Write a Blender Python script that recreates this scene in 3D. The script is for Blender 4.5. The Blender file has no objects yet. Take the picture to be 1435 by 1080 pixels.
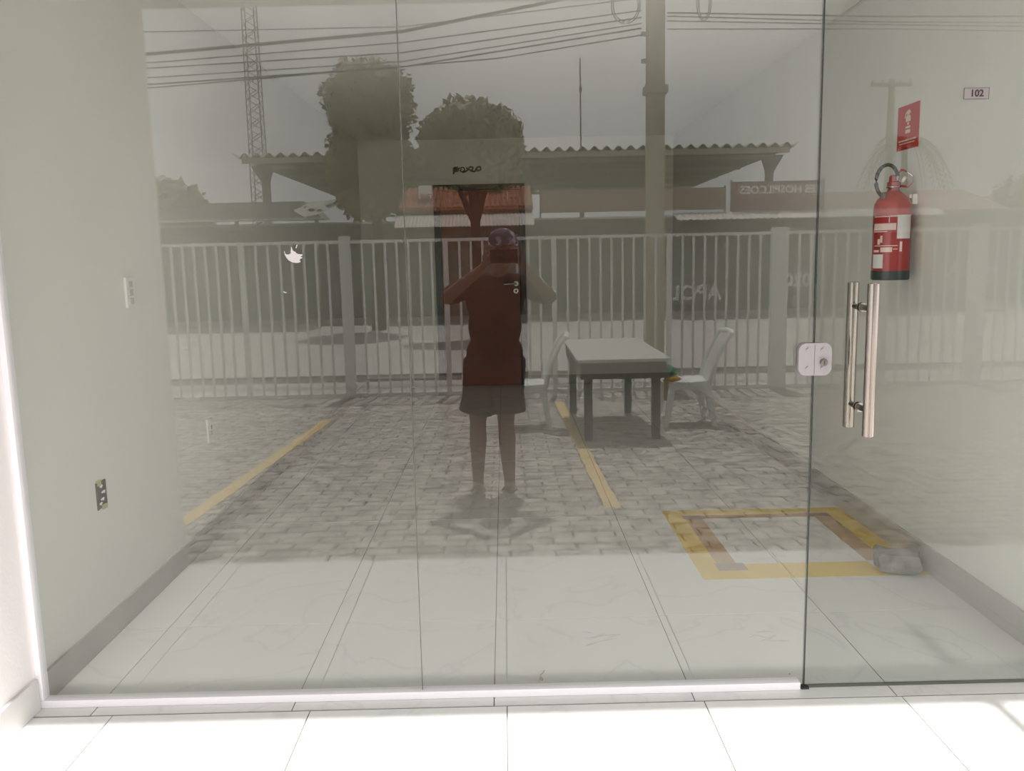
import bpy, bmesh, math, random
from mathutils import Vector, Matrix

# ------------------------------------------------------------------ camera, world, sun, exposure
SC = bpy.context.scene
COL = SC.collection
cam_data = bpy.data.cameras.new('camera')
cam = bpy.data.objects.new('camera', cam_data)
COL.objects.link(cam)
cam_data.sensor_fit = 'HORIZONTAL'
cam_data.sensor_width = 36.0
cam_data.lens = 36.0 * 1213.0 / 1435.0
cam_data.clip_start = 0.005
cam_data.clip_end = 400
RT = Vector((0.99973294, -0.0093764, -0.02112204))
DN = Vector((-0.02227515, -0.14757636, -0.9887998))
FW = Vector((0.00615427, 0.98900622, -0.14774581))
m = Matrix((RT, -DN, -FW)).transposed().to_4x4()
m.translation = Vector((0, -2.485, 1.33))
cam.matrix_world = m
SC.camera = cam

vs = SC.view_settings
SC.display_settings.display_device = 'sRGB'
vs.view_transform = 'Standard'
vs.look = 'None'
vs.exposure = 0.0
vs.gamma = 1.0
vs.use_curve_mapping = False
SC.cycles.use_denoising = True
SC.cycles.use_adaptive_sampling = False
SC.cycles.max_bounces = 8
SC.cycles.diffuse_bounces = 5
SC.cycles.glossy_bounces = 4
SC.cycles.transparent_max_bounces = 12
SC.cycles.caustics_reflective = False
SC.cycles.caustics_refractive = False

SKY = 2.08
SUN = 7.6
world = bpy.data.worlds.new('overcast_sky')
SC.world = world
world.use_nodes = True
nt = world.node_tree
nt.nodes.clear()
n_out = nt.nodes.new('ShaderNodeOutputWorld')
n_bg = nt.nodes.new('ShaderNodeBackground')
n_tc = nt.nodes.new('ShaderNodeTexCoord')
n_no = nt.nodes.new('ShaderNodeTexNoise')
n_no.inputs['Scale'].default_value = 3.2
n_no.inputs['Detail'].default_value = 6.0
n_no.inputs['Roughness'].default_value = 0.52
n_ra = nt.nodes.new('ShaderNodeValToRGB')
n_ra.color_ramp.elements[0].position = 0.34
n_ra.color_ramp.elements[0].color = (0.55, 0.56, 0.58, 1)
n_ra.color_ramp.elements[1].position = 0.66
n_ra.color_ramp.elements[1].color = (1.0, 0.99, 0.97, 1)
n_bg.inputs['Strength'].default_value = SKY
nt.links.new(n_tc.outputs['Generated'], n_no.inputs['Vector'])
nt.links.new(n_no.outputs['Fac'], n_ra.inputs['Fac'])
nt.links.new(n_ra.outputs['Color'], n_bg.inputs['Color'])
nt.links.new(n_bg.outputs['Background'], n_out.inputs['Surface'])

sd = bpy.data.lights.new('sun', 'SUN')
sun = bpy.data.objects.new('sun', sd)
COL.objects.link(sun)
sd.energy = SUN
sd.angle = math.radians(1.2)
sd.color = (1.0, 0.965, 0.93)
el = math.radians(64.9)
to_sun = Vector((0.10 * math.cos(el), -0.995 * math.cos(el), math.sin(el))).normalized()
sun.rotation_euler = to_sun.to_track_quat('Z', 'Y').to_euler()
sun.location = (6, -10, 14)

rng = random.Random(11)
R = math.radians

# ------------------------------------------------------------------ helpers
class MB:
    """collects simple solids and links them as one mesh object"""
    def __init__(s):
        s.v, s.f = [], []
    def poly(s, vs_, fs_):
        b = len(s.v)
        s.v += [tuple(p) for p in vs_]
        s.f += [tuple(i + b for i in q) for q in fs_]
        return s
    def box(s, x0, x1, y0, y1, z0, z1):
        return s.poly([(x0, y0, z0), (x1, y0, z0), (x1, y1, z0), (x0, y1, z0), (x0, y0, z1), (x1, y0, z1), (x1, y1, z1), (x0, y1, z1)],
                      [(0, 3, 2, 1), (4, 5, 6, 7), (0, 1, 5, 4), (1, 2, 6, 5), (2, 3, 7, 6), (3, 0, 4, 7)])
    def bev(s, x0, x1, y0, y1, z0, z1, b=0.004):
        bm = bmesh.new()
        bmesh.ops.create_cube(bm, size=1)
        for v in bm.verts:
            v.co = ((x0 + x1) / 2 + v.co.x * (x1 - x0), (y0 + y1) / 2 + v.co.y * (y1 - y0), (z0 + z1) / 2 + v.co.z * (z1 - z0))
        bmesh.ops.bevel(bm, geom=bm.edges[:], offset=b, segments=2, affect='EDGES', profile=0.6)
        return s.bm(bm)
    def bm(s, bm):
        bm.verts.index_update()
        s.poly([v.co[:] for v in bm.verts], [[v.index for v in f.verts] for f in bm.faces])
        bm.free()
        return s
    def tube(s, pts, r, n=8, caps=True):
        pts = [Vector(p) for p in pts]
        rs = r if isinstance(r, (list, tuple)) else [r] * len(pts)
        b = len(s.v)
        ref = None
        for i, p in enumerate(pts):
            t = (pts[min(i + 1, len(pts) - 1)] - pts[max(i - 1, 0)]).normalized()
            if ref is None:
                ref = Vector((0, 0, 1)) if abs(t.z) < 0.9 else Vector((1, 0, 0))
            u = t.cross(ref).normalized()
            w = t.cross(u).normalized()
            ref = -w if False else ref
            for k in range(n):
                a = 2 * math.pi * k / n
                s.v.append(tuple(p + (u * math.cos(a) + w * math.sin(a)) * rs[i]))
        for i in range(len(pts) - 1):
            for k in range(n):
                a, c = b + i * n + k, b + i * n + (k + 1) % n
                s.f.append((a, c, c + n, a + n))
        if caps:
            s.f.append(tuple(b + k for k in range(n))[::-1])
            e = b + (len(pts) - 1) * n
            s.f.append(tuple(e + k for k in range(n)))
        return s
    def bar(s, p, q, w, d, up=(0, 0, 1)):
        p, q = Vector(p), Vector(q)
        t = (q - p).normalized()
        up = Vector(up)
        if abs(t.dot(up)) > 0.95:
            up = Vector((0, 1, 0))
        u = t.cross(up).normalized()
        k = t.cross(u).normalized()
        vv = []
        for c in (p, q):
            for a, b_ in ((-1, -1), (1, -1), (1, 1), (-1, 1)):
                vv.append(c + u * a * w / 2 + k * b_ * d / 2)
        return s.poly(vv, [(3, 2, 1, 0), (4, 5, 6, 7), (0, 1, 5, 4), (1, 2, 6, 5), (2, 3, 7, 6), (3, 0, 4, 7)])
    def lathe(s, prof, c=(0, 0, 0), n=24, axis='Z'):
        b = len(s.v)
        for r, h in prof:
            for k in range(n):
                a = 2 * math.pi * k / n
                x, y, z = r * math.cos(a), r * math.sin(a), h
                if axis == 'Y':
                    x, y, z = x, h, y
                elif axis == 'X':
                    x, y, z = h, x, y
                s.v.append((c[0] + x, c[1] + y, c[2] + z))
        for i in range(len(prof) - 1):
            for k in range(n):
                a, d = b + i * n + k, b + i * n + (k + 1) % n
                s.f.append((a, d, d + n, a + n))
        s.f.append(tuple(b + k for k in range(n))[::-1])
        e = b + (len(prof) - 1) * n
        s.f.append(tuple(e + k for k in range(n)))
        return s
    def prism(s, poly, axis, a0, a1):
        """polygon in the plane across axis, extruded from a0 to a1"""
        n = len(poly)
        def P(u, w, a):
            return {'X': (a, u, w), 'Y': (u, a, w), 'Z': (u, w, a)}[axis]
        vv = [P(u, w, a0) for u, w in poly] + [P(u, w, a1) for u, w in poly]
        ff = [tuple(range(n))[::-1], tuple(range(n, 2 * n))] + [(i, (i + 1) % n, n + (i + 1) % n, n + i) for i in range(n)]
        return s.poly(vv, ff)
    def ball(s, c, r, sub=2):
        bm = bmesh.new()
        bmesh.ops.create_icosphere(bm, subdivisions=sub, radius=1)
        rr = r if isinstance(r, (list, tuple)) else (r, r, r)
        for v in bm.verts:
            v.co = (c[0] + v.co.x * rr[0], c[1] + v.co.y * rr[1], c[2] + v.co.z * rr[2])
        return s.bm(bm)
    def mesh(s, name, mat=None, smooth=False):
        me = bpy.data.meshes.new(name)
        me.from_pydata(s.v, [], s.f)
        me.validate()
        bm = bmesh.new()
        bm.from_mesh(me)
        bmesh.ops.recalc_face_normals(bm, faces=bm.faces[:])
        bm.to_mesh(me)
        bm.free()
        if mat is not None:
            me.materials.append(mat)
        if smooth:
            me.polygons.foreach_set('use_smooth', [True] * len(me.polygons))
            try:
                me.set_sharp_from_angle(angle=R(40))
            except Exception:
                pass
        me.update()
        return me
    def obj(s, name, mat, parent=None, smooth=False):
        return link(name, s.mesh(name, mat, smooth), parent)

def link(name, me, parent=None):
    o = bpy.data.objects.new(name, me)
    COL.objects.link(o)
    if parent is not None:
        o.parent = parent
        o.matrix_parent_inverse = Matrix.Translation(parent.location).inverted() if parent.rotation_euler[2] == 0 else (Matrix.Translation(parent.location) @ Matrix.Rotation(parent.rotation_euler[2], 4, 'Z')).inverted()
    return o

def tag(o, label, cat=None, group=None, kind=None):
    o['label'] = label
    if cat:
        o['category'] = cat
    if group:
        o['group'] = group
    if kind:
        o['kind'] = kind
    return o

def thing(name, loc, label, cat, group=None, kind=None):
    o = bpy.data.objects.new(name, None)
    COL.objects.link(o)
    o.location = loc
    o.empty_display_size = 0.1
    return tag(o, label, cat, group, kind)

def mat(name, col, rough=0.6, metal=0.0, col2=None, scale=6.0, bump=0.0, bscale=60.0, spec=0.5, detail=4.0, lo=0.35, hi=0.65, coat=0.0):
    M_ = bpy.data.materials.new(name)
    M_.use_nodes = True
    t = M_.node_tree
    p = t.nodes['Principled BSDF']
    p.inputs['Base Color'].default_value = (*col, 1)
    p.inputs['Roughness'].default_value = rough
    p.inputs['Metallic'].default_value = metal
    p.inputs['Specular IOR Level'].default_value = spec
    if coat:
        p.inputs['Coat Weight'].default_value = coat
        p.inputs['Coat Roughness'].default_value = 0.08
    g = t.nodes.new('ShaderNodeNewGeometry')
    if col2 is not None:
        no = t.nodes.new('ShaderNodeTexNoise')
        no.inputs['Scale'].default_value = scale
        no.inputs['Detail'].default_value = detail
        ra = t.nodes.new('ShaderNodeValToRGB')
        ra.color_ramp.elements[0].position = lo
        ra.color_ramp.elements[1].position = hi
        ra.color_ramp.elements[0].color = (*col, 1)
        ra.color_ramp.elements[1].color = (*col2, 1)
        t.links.new(g.outputs['Position'], no.inputs['Vector'])
        t.links.new(no.outputs['Fac'], ra.inputs['Fac'])
        t.links.new(ra.outputs['Color'], p.inputs['Base Color'])
    if bump:
        nb = t.nodes.new('ShaderNodeTexNoise')
        nb.inputs['Scale'].default_value = bscale
        nb.inputs['Detail'].default_value = 3
        bp = t.nodes.new('ShaderNodeBump')
        bp.inputs['Strength'].default_value = bump
        bp.inputs['Distance'].default_value = 0.01
        t.links.new(g.outputs['Position'], nb.inputs['Vector'])
        t.links.new(nb.outputs['Fac'], bp.inputs['Height'])
        t.links.new(bp.outputs['Normal'], p.inputs['Normal'])
    return M_

def text_mesh(body, size, extrude, mat_, bold=False, align='CENTER'):
    cu = bpy.data.curves.new('lettering', 'FONT')
    cu.body = body
    cu.size = size
    cu.extrude = extrude
    cu.align_x = align
    cu.align_y = 'CENTER'
    if bold:
        cu.offset = size * 0.03
    cu.resolution_u = 3
    ob = bpy.data.objects.new('lettering', cu)
    COL.objects.link(ob)
    dg = bpy.context.evaluated_depsgraph_get()
    me = bpy.data.meshes.new_from_object(ob.evaluated_get(dg))
    bpy.data.objects.remove(ob)
    bpy.data.curves.remove(cu)
    me.materials.clear()
    me.materials.append(mat_)
    return me

# ------------------------------------------------------------------ materials
def glass_mat(name, R0):
    M_ = bpy.data.materials.new(name)
    M_.use_nodes = True
    t = M_.node_tree
    t.nodes.clear()
    out = t.nodes.new('ShaderNodeOutputMaterial')
    mix = t.nodes.new('ShaderNodeMixShader')
    tr = t.nodes.new('ShaderNodeBsdfTransparent')
    tr.inputs['Color'].default_value = (0.962, 0.974, 0.962, 1)
    gl = t.nodes.new('ShaderNodeBsdfGlossy')
    gl.inputs['Roughness'].default_value = 0.0
    gl.inputs['Color'].default_value = (0.98, 0.97, 0.95, 1)
    g = t.nodes.new('ShaderNodeNewGeometry')
    dot = t.nodes.new('ShaderNodeVectorMath'); dot.operation = 'DOT_PRODUCT'
    ab = t.nodes.new('ShaderNodeMath'); ab.operation = 'ABSOLUTE'
    om = t.nodes.new('ShaderNodeMath'); om.operation = 'SUBTRACT'; om.inputs[0].default_value = 1.0
    pw = t.nodes.new('ShaderNodeMath'); pw.operation = 'POWER'; pw.inputs[1].default_value = 5.0
    ma = t.nodes.new('ShaderNodeMath'); ma.operation = 'MULTIPLY_ADD'
    ma.inputs[1].default_value = 1 - R0
    ma.inputs[2].default_value = R0
    t.links.new(g.outputs['Normal'], dot.inputs[0])
    t.links.new(g.outputs['Incoming'], dot.inputs[1])
    t.links.new(dot.outputs['Value'], ab.inputs[0])
    t.links.new(ab.outputs[0], om.inputs[1])
    t.links.new(om.outputs[0], pw.inputs[0])
    t.links.new(pw.outputs[0], ma.inputs[0])
    t.links.new(ma.outputs[0], mix.inputs['Fac'])
    t.links.new(tr.outputs[0], mix.inputs[1])
    t.links.new(gl.outputs[0], mix.inputs[2])
    t.links.new(mix.outputs[0], out.inputs['Surface'])
    return M_

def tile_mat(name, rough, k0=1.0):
    M_ = mat(name, (0.72, 0.72, 0.70), rough, spec=0.5)
    t = M_.node_tree
    p = t.nodes['Principled BSDF']
    g = [n for n in t.nodes if n.type == 'NEW_GEOMETRY'][0]
    oi = t.nodes.new('ShaderNodeObjectInfo')
    ad = t.nodes.new('ShaderNodeVectorMath'); ad.operation = 'ADD'
    sc_ = t.nodes.new('ShaderNodeVectorMath'); sc_.operation = 'SCALE'; sc_.inputs['Scale'].default_value = 37.0
    co = t.nodes.new('ShaderNodeCombineXYZ')
    t.links.new(oi.outputs['Random'], co.inputs[0])
    t.links.new(oi.outputs['Random'], co.inputs[1])
    t.links.new(co.outputs[0], sc_.inputs[0])
    t.links.new(g.outputs['Position'], ad.inputs[0])
    t.links.new(sc_.outputs[0], ad.inputs[1])
    no = t.nodes.new('ShaderNodeTexNoise')
    no.inputs['Scale'].default_value = 1.7
    no.inputs['Detail'].default_value = 5
    no.inputs['Distortion'].default_value = 1.2
    t.links.new(ad.outputs[0], no.inputs['Vector'])
    ra = t.nodes.new('ShaderNodeValToRGB')
    e = ra.color_ramp.elements
    e[0].position = 0.44; e[0].color = (0.74, 0.74, 0.72, 1)
    e[1].position = 0.56; e[1].color = (0.74, 0.74, 0.72, 1)
    k = ra.color_ramp.elements.new(0.5); k.color = (0.67, 0.675, 0.67, 1)
    k = ra.color_ramp.elements.new(0.485); k.color = (0.73, 0.73, 0.71, 1)
    k = ra.color_ramp.elements.new(0.515); k.color = (0.73, 0.73, 0.71, 1)
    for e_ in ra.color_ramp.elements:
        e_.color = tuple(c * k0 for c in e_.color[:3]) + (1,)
    t.links.new(no.outputs['Fac'], ra.inputs['Fac'])
    t.links.new(ra.outputs['Color'], p.inputs['Base Color'])
    return M_

GLASS = glass_mat('tinted_glass', 0.053)
GLASS_DOOR = glass_mat('tempered_door_glass', 0.027)
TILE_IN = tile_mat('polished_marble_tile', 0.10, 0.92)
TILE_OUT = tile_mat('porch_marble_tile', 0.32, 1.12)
GROUT = mat('grout', (0.20, 0.18, 0.16), 0.9, bump=0.2)
PLASTER = mat('white_plaster', (0.75, 0.745, 0.71), 0.85, col2=(0.72, 0.715, 0.68), scale=1.3, bump=0.05, bscale=90)
PLASTER_OUT = mat('white_exterior_plaster', (0.86, 0.82, 0.82), 0.85, col2=(0.81, 0.77, 0.77), scale=1.6, bump=0.08, bscale=120)
BACKWALL = mat('back_wall_plaster', (0.86, 0.85, 0.79), 0.85, col2=(0.83, 0.82, 0.76), scale=1.0, bump=0.05)
CEIL = mat('ceiling_paint', (0.86, 0.84, 0.81), 0.9, bump=0.03)
SKIRT = mat('grey_skirting_tile', (0.47, 0.455, 0.43), 0.35, col2=(0.42, 0.41, 0.39), scale=3)
SKIRT_OUT = mat('pale_skirting_tile', (0.74, 0.72, 0.70), 0.35, col2=(0.60, 0.59, 0.58), scale=4)
ALU = mat('white_aluminium', (0.92, 0.89, 0.93), 0.4, bump=0.03)
DARKGAP = mat('dark_rubber_seal', (0.03, 0.035, 0.03), 0.7, bump=0.05)
GLASSEDGE = mat('green_glass_edge', (0.11, 0.12, 0.10), 0.3, bump=0.02)
STEEL = mat('polished_steel', (0.47, 0.43, 0.40), 0.14, metal=1.0, bump=0.02, bscale=200)
STEEL2 = mat('brushed_steel', (0.22, 0.20, 0.19), 0.30, metal=1.0, bump=0.03, bscale=200)
LOCKM = mat('pale_lock_paint', (0.34, 0.315, 0.33), 0.45, bump=0.04)
WOOD = mat('dark_red_wood', (0.25, 0.045, 0.012), 0.38, col2=(0.19, 0.034, 0.009), scale=3.0, bump=0.08, bscale=25)
WOODF = mat('near_black_wood', (0.018, 0.010, 0.009), 0.4, col2=(0.010, 0.006, 0.006), scale=4)
RED = mat('extinguisher_red', (0.36, 0.008, 0.012), 0.30, coat=0.25, col2=(0.31, 0.007, 0.010), scale=5)
BLACKR = mat('black_rubber', (0.012, 0.012, 0.013), 0.5, bump=0.1)
DKGREEN = mat('blackish_green_base', (0.012, 0.022, 0.024), 0.5, bump=0.05)
WHITEP = mat('white_label_paper', (0.72, 0.70, 0.70), 0.6, bump=0.02)
CREAM = mat('cream_print', (0.74, 0.62, 0.46), 0.6, bump=0.02)
PINKP = mat('pink_white_print', (0.75, 0.58, 0.56), 0.6, bump=0.02)
SIGNRED = mat('sign_red', (0.52, 0.006, 0.008), 0.4, bump=0.02)
YELLOW = mat('yellow_floor_tape', (0.72, 0.50, 0.05), 0.35, col2=(0.64, 0.44, 0.04), scale=4, bump=0.05)
BROWNT = mat('brown_packing_tape', (0.44, 0.27, 0.09), 0.3, col2=(0.38, 0.23, 0.10), scale=7, bump=0.05)
BROWN2 = mat('dull_brown_tape', (0.32, 0.22, 0.17), 0.35, bump=0.05)
STONE = mat('grey_stone', (0.26, 0.235, 0.225), 0.85, col2=(0.15, 0.135, 0.135), scale=14, bump=0.5, bscale=40)
PLASTIC = mat('white_plastic', (0.80, 0.80, 0.78), 0.4, bump=0.02)
BOXIN = mat('grey_metal_box', (0.10, 0.10, 0.09), 0.5, metal=0.4, col2=(0.05, 0.05, 0.05), scale=30)
YPLAS = mat('yellow_box_plastic', (0.45, 0.42, 0.20), 0.5, bump=0.03)
BLACKINK = mat('black_ink', (0.008, 0.007, 0.005), 0.6, bump=0.02)
PURPLEINK = mat('dark_purple_ink', (0.035, 0.018, 0.028), 0.5, bump=0.02)
STICKER = mat('white_sticker_paper', (0.60, 0.575, 0.58), 0.6, bump=0.05)
NUMFILL = mat('pinkish_clear_label', (0.27, 0.245, 0.25), 0.45, bump=0.02)
STAIN = mat('brown_stain', (0.20, 0.15, 0.13), 0.8, bump=0.05)
SCUFF = mat('floor_scuff', (0.45, 0.46, 0.47), 0.5, bump=0.02)
# outdoors
COBBLE = mat('concrete_paver', (0.29, 0.26, 0.24), 0.85, col2=(0.54, 0.49, 0.45), scale=7.5, bump=0.4, bscale=60, detail=2, lo=0.38, hi=0.62)
SANDJ = mat('paver_joint_sand', (0.17, 0.15, 0.135), 0.95, col2=(0.12, 0.105, 0.09), scale=20, bump=0.3)
YLINE = mat('worn_yellow_paint', (0.72, 0.52, 0.22), 0.8, col2=(0.60, 0.45, 0.24), scale=12, bump=0.2)
STREETM = mat('pale_concrete_street', (0.46, 0.435, 0.41), 0.9, col2=(0.41, 0.39, 0.37), scale=1.2, bump=0.2)
GUTTER = mat('dark_gutter_asphalt', (0.15, 0.145, 0.125), 0.9, col2=(0.11, 0.105, 0.09), scale=3, bump=0.3)
SIDEW = mat('sidewalk_concrete', (0.48, 0.44, 0.41), 0.9, col2=(0.42, 0.39, 0.36), scale=5, bump=0.3)
EARTH = mat('distant_ground', (0.33, 0.30, 0.26), 0.95, col2=(0.25, 0.25, 0.18), scale=0.2, bump=0.2)
FENCEW = mat('white_fence_paint', (0.74, 0.73, 0.71), 0.5, bump=0.03)
GREENW = mat('grey_green_wall_paint', (0.25, 0.27, 0.22), 0.85, col2=(0.20, 0.215, 0.175), scale=0.8, bump=0.1)
GREENW2 = mat('olive_wall_paint', (0.22, 0.215, 0.15), 0.85, col2=(0.18, 0.175, 0.13), scale=1.0, bump=0.1)
LETTER = mat('pale_wall_lettering', (0.88, 0.89, 0.86), 0.8, bump=0.03)
BANNER = mat('dusty_red_banner', (0.32, 0.16, 0.15), 0.7, col2=(0.27, 0.145, 0.13), scale=2, bump=0.05)
BANNER2 = mat('brown_banner', (0.30, 0.19, 0.14), 0.7, col2=(0.40, 0.30, 0.22), scale=6, bump=0.05)
CANOPY = mat('weathered_fibre_cement', (0.46, 0.39, 0.31), 0.9, col2=(0.40, 0.34, 0.27), scale=1.5, bump=0.2)
COLUMN = mat('canopy_column_paint', (0.24, 0.22, 0.18), 0.8, bump=0.1)
BARK = mat('tree_bark', (0.10, 0.075, 0.05), 0.95, col2=(0.06, 0.045, 0.03), scale=12, bump=0.6, bscale=30)
LEAF = mat('dark_green_leaves', (0.23, 0.19, 0.09), 0.6, col2=(0.34, 0.31, 0.13), scale=2.5, bump=0.0)
LEAF2 = mat('olive_green_leaves', (0.23, 0.19, 0.10), 0.6, col2=(0.34, 0.30, 0.14), scale=2.0, bump=0.0)
PALMLEAF = mat('pale_palm_fronds', (0.22, 0.25, 0.12), 0.6, col2=(0.30, 0.31, 0.18), scale=2.0)
CLAY = mat('orange_clay_tiles', (0.40, 0.17, 0.09), 0.85, col2=(0.28, 0.12, 0.07), scale=5, bump=0.2)
HOUSEW = mat('house_wall_paint', (0.30, 0.28, 0.23), 0.85, col2=(0.25, 0.235, 0.19), scale=1.5, bump=0.1)
ZINC = mat('pale_corrugated_sheet', (0.62, 0.58, 0.54), 0.6, col2=(0.52, 0.48, 0.44), scale=3, bump=0.1)
ROOFGREY = mat('grey_fibre_roof', (0.26, 0.25, 0.22), 0.85, col2=(0.22, 0.21, 0.185), scale=2, bump=0.2)
WHITESHEET = mat('white_tarp', (0.92, 0.90, 0.87), 0.6, bump=0.05)
DEBRIS = mat('dark_leaf_debris', (0.10, 0.09, 0.06), 0.9, bump=0.2)
CONCPOLE = mat('weathered_concrete_pole', (0.46, 0.42, 0.31), 0.9, col2=(0.40, 0.365, 0.27), scale=4, bump=0.2)
WIRE = mat('black_cable', (0.035, 0.033, 0.032), 0.6, bump=0.05)
GALV = mat('galvanised_lattice', (0.16, 0.145, 0.135), 0.6, metal=0.2, bump=0.05)
TABLETOP = mat('pale_laminate', (0.55, 0.54, 0.51), 0.5, col2=(0.50, 0.49, 0.46), scale=4, bump=0.05)
TABLEM = mat('dark_table_wood', (0.020, 0.016, 0.017), 0.5, col2=(0.030, 0.022, 0.022), scale=5, bump=0.1)
CHAIRW = mat('white_chair_plastic', (0.88, 0.90, 0.87), 0.35, bump=0.02)
GREENC = mat('green_cloth', (0.02, 0.26, 0.15), 0.9, col2=(0.01, 0.17, 0.10), scale=20, bump=0.5)
YELC = mat('mustard_cloth', (0.60, 0.36, 0.02), 0.9, col2=(0.48, 0.27, 0.02), scale=20, bump=0.5)
SKIN = mat('brown_skin', (0.24, 0.13, 0.085), 0.55, bump=0.05)
SHIRT = mat('dark_brown_shirt', (0.030, 0.018, 0.012), 0.9, col2=(0.022, 0.014, 0.010), scale=8, bump=0.3)
SHORTS = mat('dark_grey_shorts', (0.055, 0.046, 0.044), 0.9, col2=(0.045, 0.038, 0.036), scale=8, bump=0.3)
CAPM = mat('violet_cap', (0.085, 0.075, 0.12), 0.85, col2=(0.50, 0.48, 0.56), scale=14, bump=0.2, lo=0.52, hi=0.58)
HAIRM = mat('black_hair', (0.012, 0.010, 0.009), 0.7, bump=0.3)
PHONE = mat('black_phone', (0.012, 0.012, 0.014), 0.25, bump=0.01)
PHONEL = mat('phone_lens_glass', (0.02, 0.02, 0.03), 0.05, bump=0.01)
SANDAL = mat('white_sandal', (0.62, 0.58, 0.54), 0.7, bump=0.1)
EYEM = mat('eye', (0.03, 0.02, 0.015), 0.2, bump=0.01)

# ------------------------------------------------------------------ room and porch (the setting)
XL, XR, YB, ZC = -1.445, 1.73, 6.47, 2.50
def struct(name, mb, mt, label, cat='structure', smooth=False):
    o = mb.obj(name, mt, None, smooth)
    return tag(o, label, cat, None, 'structure')

floor = struct('floor', MB().box(XL, XR, -0.06, YB, -0.10, -0.003).box(-0.70, 0.225, YB, YB + 0.12, -0.10, -0.003), GROUT, 'polished white marble tile floor of the empty shop behind the glass', 'floor')
jx = [XL, -1.266, -0.665, -0.059, 0.544, 1.152, XR]
jy = [-0.06, 0.56, 1.81, 3.06, 4.31, 5.56, YB]
gap = 0.0016
def tile_piece(x0, x1, y0, y1, z, mt, parent):
    return MB().bev(x0 + gap, x1 - gap, y0 + gap, y1 - gap, z - 0.0028, z, 0.0006).obj('tile', mt, parent)
for i in range(6):
    for j in range(6):
        tile_piece(jx[i], jx[i + 1], jy[j], jy[j + 1], 0.0, TILE_IN, floor)

porch = struct('floor_porch', MB().box(-1.445, 6.0, -1.22, -0.0605, -0.45, -0.004), GROUT, 'sunlit white marble tiled porch step in front of the glass', 'floor')
px = [-1.445, -1.198, -0.609, -0.020, 0.571, 1.165, 1.77, 2.37, 2.97, 3.57, 4.17, 4.77, 5.37, 6.0]
for i in range(len(px) - 1):
    tile_piece(px[i], px[i + 1], -1.22, -0.063, -0.001, TILE_OUT, porch)
for i in range(len(px) - 1):     # riser tiles of the step
    MB().box(px[i] + gap, px[i + 1] - gap, -1.230, -1.2205, -0.20, -0.003).obj('riser_tile', TILE_OUT, porch)

struct('wall_left', MB().box(XL - 0.15, XL, 0.0, YB + 0.15, -0.1, 2.65), PLASTER, 'plain white plastered side wall of the shop, left of the door', 'wall')
struct('wall_right', MB().box(XR, XR + 0.15, 0.0, YB + 0.15, -0.1, 2.65), PLASTER, 'plain white plastered side wall carrying the fire extinguisher', 'wall')
bw = MB().box(XL, -0.70, YB, YB + 0.15, -0.1, 2.65).box(0.225, XR, YB, YB + 0.15, -0.1, 2.65).box(-0.70, 0.225, YB, YB + 0.15, 2.055, 2.65).box(-0.7, 0.225, YB + 0.12, YB + 0.15, -0.1, 2.055)
struct('wall_back', bw, BACKWALL, 'pale back wall of the shop around the dark wooden door', 'wall')
struct('ceiling', MB().box(XL, XR, 0.012, YB, ZC, 2.65), CEIL, 'flat white ceiling of the shop', 'ceiling')
struct('baseboard_left', MB().bev(XL, XL + 0.012, 0.02, YB, 0.0, 0.095, 0.002), SKIRT, 'grey tile skirting along the shop wall with the sockets', 'baseboard')
struct('baseboard_right', MB().bev(XR - 0.012, XR, 0.02, YB, 0.0, 0.11, 0.002), SKIRT, 'grey tile skirting below the fire extinguisher', 'baseboard')
bb = MB().bev(XL + 0.012, -0.70, YB - 0.012, YB, 0.0, 0.095, 0.002).bev(0.225, XR - 0.012, YB - 0.012, YB, 0.0, 0.095, 0.002)
struct('baseboard_back', bb, SKIRT, 'grey tile skirting either side of the wooden door', 'baseboard')
struct('wall_porch', MB().box(XL - 0.22, XL, -1.22, 0.0, -0.45, 3.1), PLASTER_OUT, 'white plastered porch side wall left of the glass front', 'wall')
struct('baseboard_porch', MB().bev(XL, XL + 0.012, -1.22, -0.02, 0.0, 0.10, 0.002), SKIRT_OUT, 'pale tile skirting at the foot of the porch side wall', 'baseboard')
struct('wall_facade', MB().box(XR, 6.0, 0.0, 0.15, -0.1, 3.1), PLASTER_OUT, 'white facade wall right of the glass door', 'wall')
struct('ceiling_porch', MB().box(XL, 6.0, -1.08, 0.0, 2.44, 2.60).box(XL, 6.0, 0.0, 0.012, 2.44, 3.1), PLASTER_OUT, 'white porch soffit above the glass front', 'ceiling')
struct('trim_1', MB().box(XL, 6.0, -1.22, -1.08, 2.352, 3.1), PLASTER_OUT, 'white concrete beam along the porch edge', 'trim')
struct('roof', MB().box(XL - 0.22, 6.0, 0.012, YB + 0.2, 2.651, 2.9), CEIL, 'roof slab above the shop', 'roof')

# glass front: two fixed panes and a door
g1, g2 = -0.278, 0.893
w1 = struct('window_1', MB().box(XL + 0.004, g1 - 0.0012, 0.0, 0.010, 0.012, 2.44), GLASS, 'fixed glass pane nearest the porch side wall', 'window')
w2 = struct('window_2', MB().box(g1 + 0.0012, g2 - 0.003, 0.0, 0.010, 0.012, 2.44), GLASS, 'middle fixed glass pane beside the glass door', 'window')
d1 = struct('door_1', MB().box(g2 + 0.0015, XR - 0.004, 0.0, 0.010, 0.008, 2.436), GLASS_DOOR, 'frameless glass door with a long steel pull handle', 'door')
MB().box(g1 - 0.0011, g1 + 0.0011, 0.0005, 0.0095, 0.022, 2.44).obj('pane_seal', GLASSEDGE, w2)
MB().box(g2 - 0.0028, g2 + 0.0012, 0.001, 0.0095, 0.003, 2.436).obj('pane_seal', DARKGAP, d1)
MB().box(g2 - 0.012, g2 + 0.012, -0.010, 0.012, 0.0, 0.006).obj('floor_stop', DARKGAP, d1)
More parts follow.
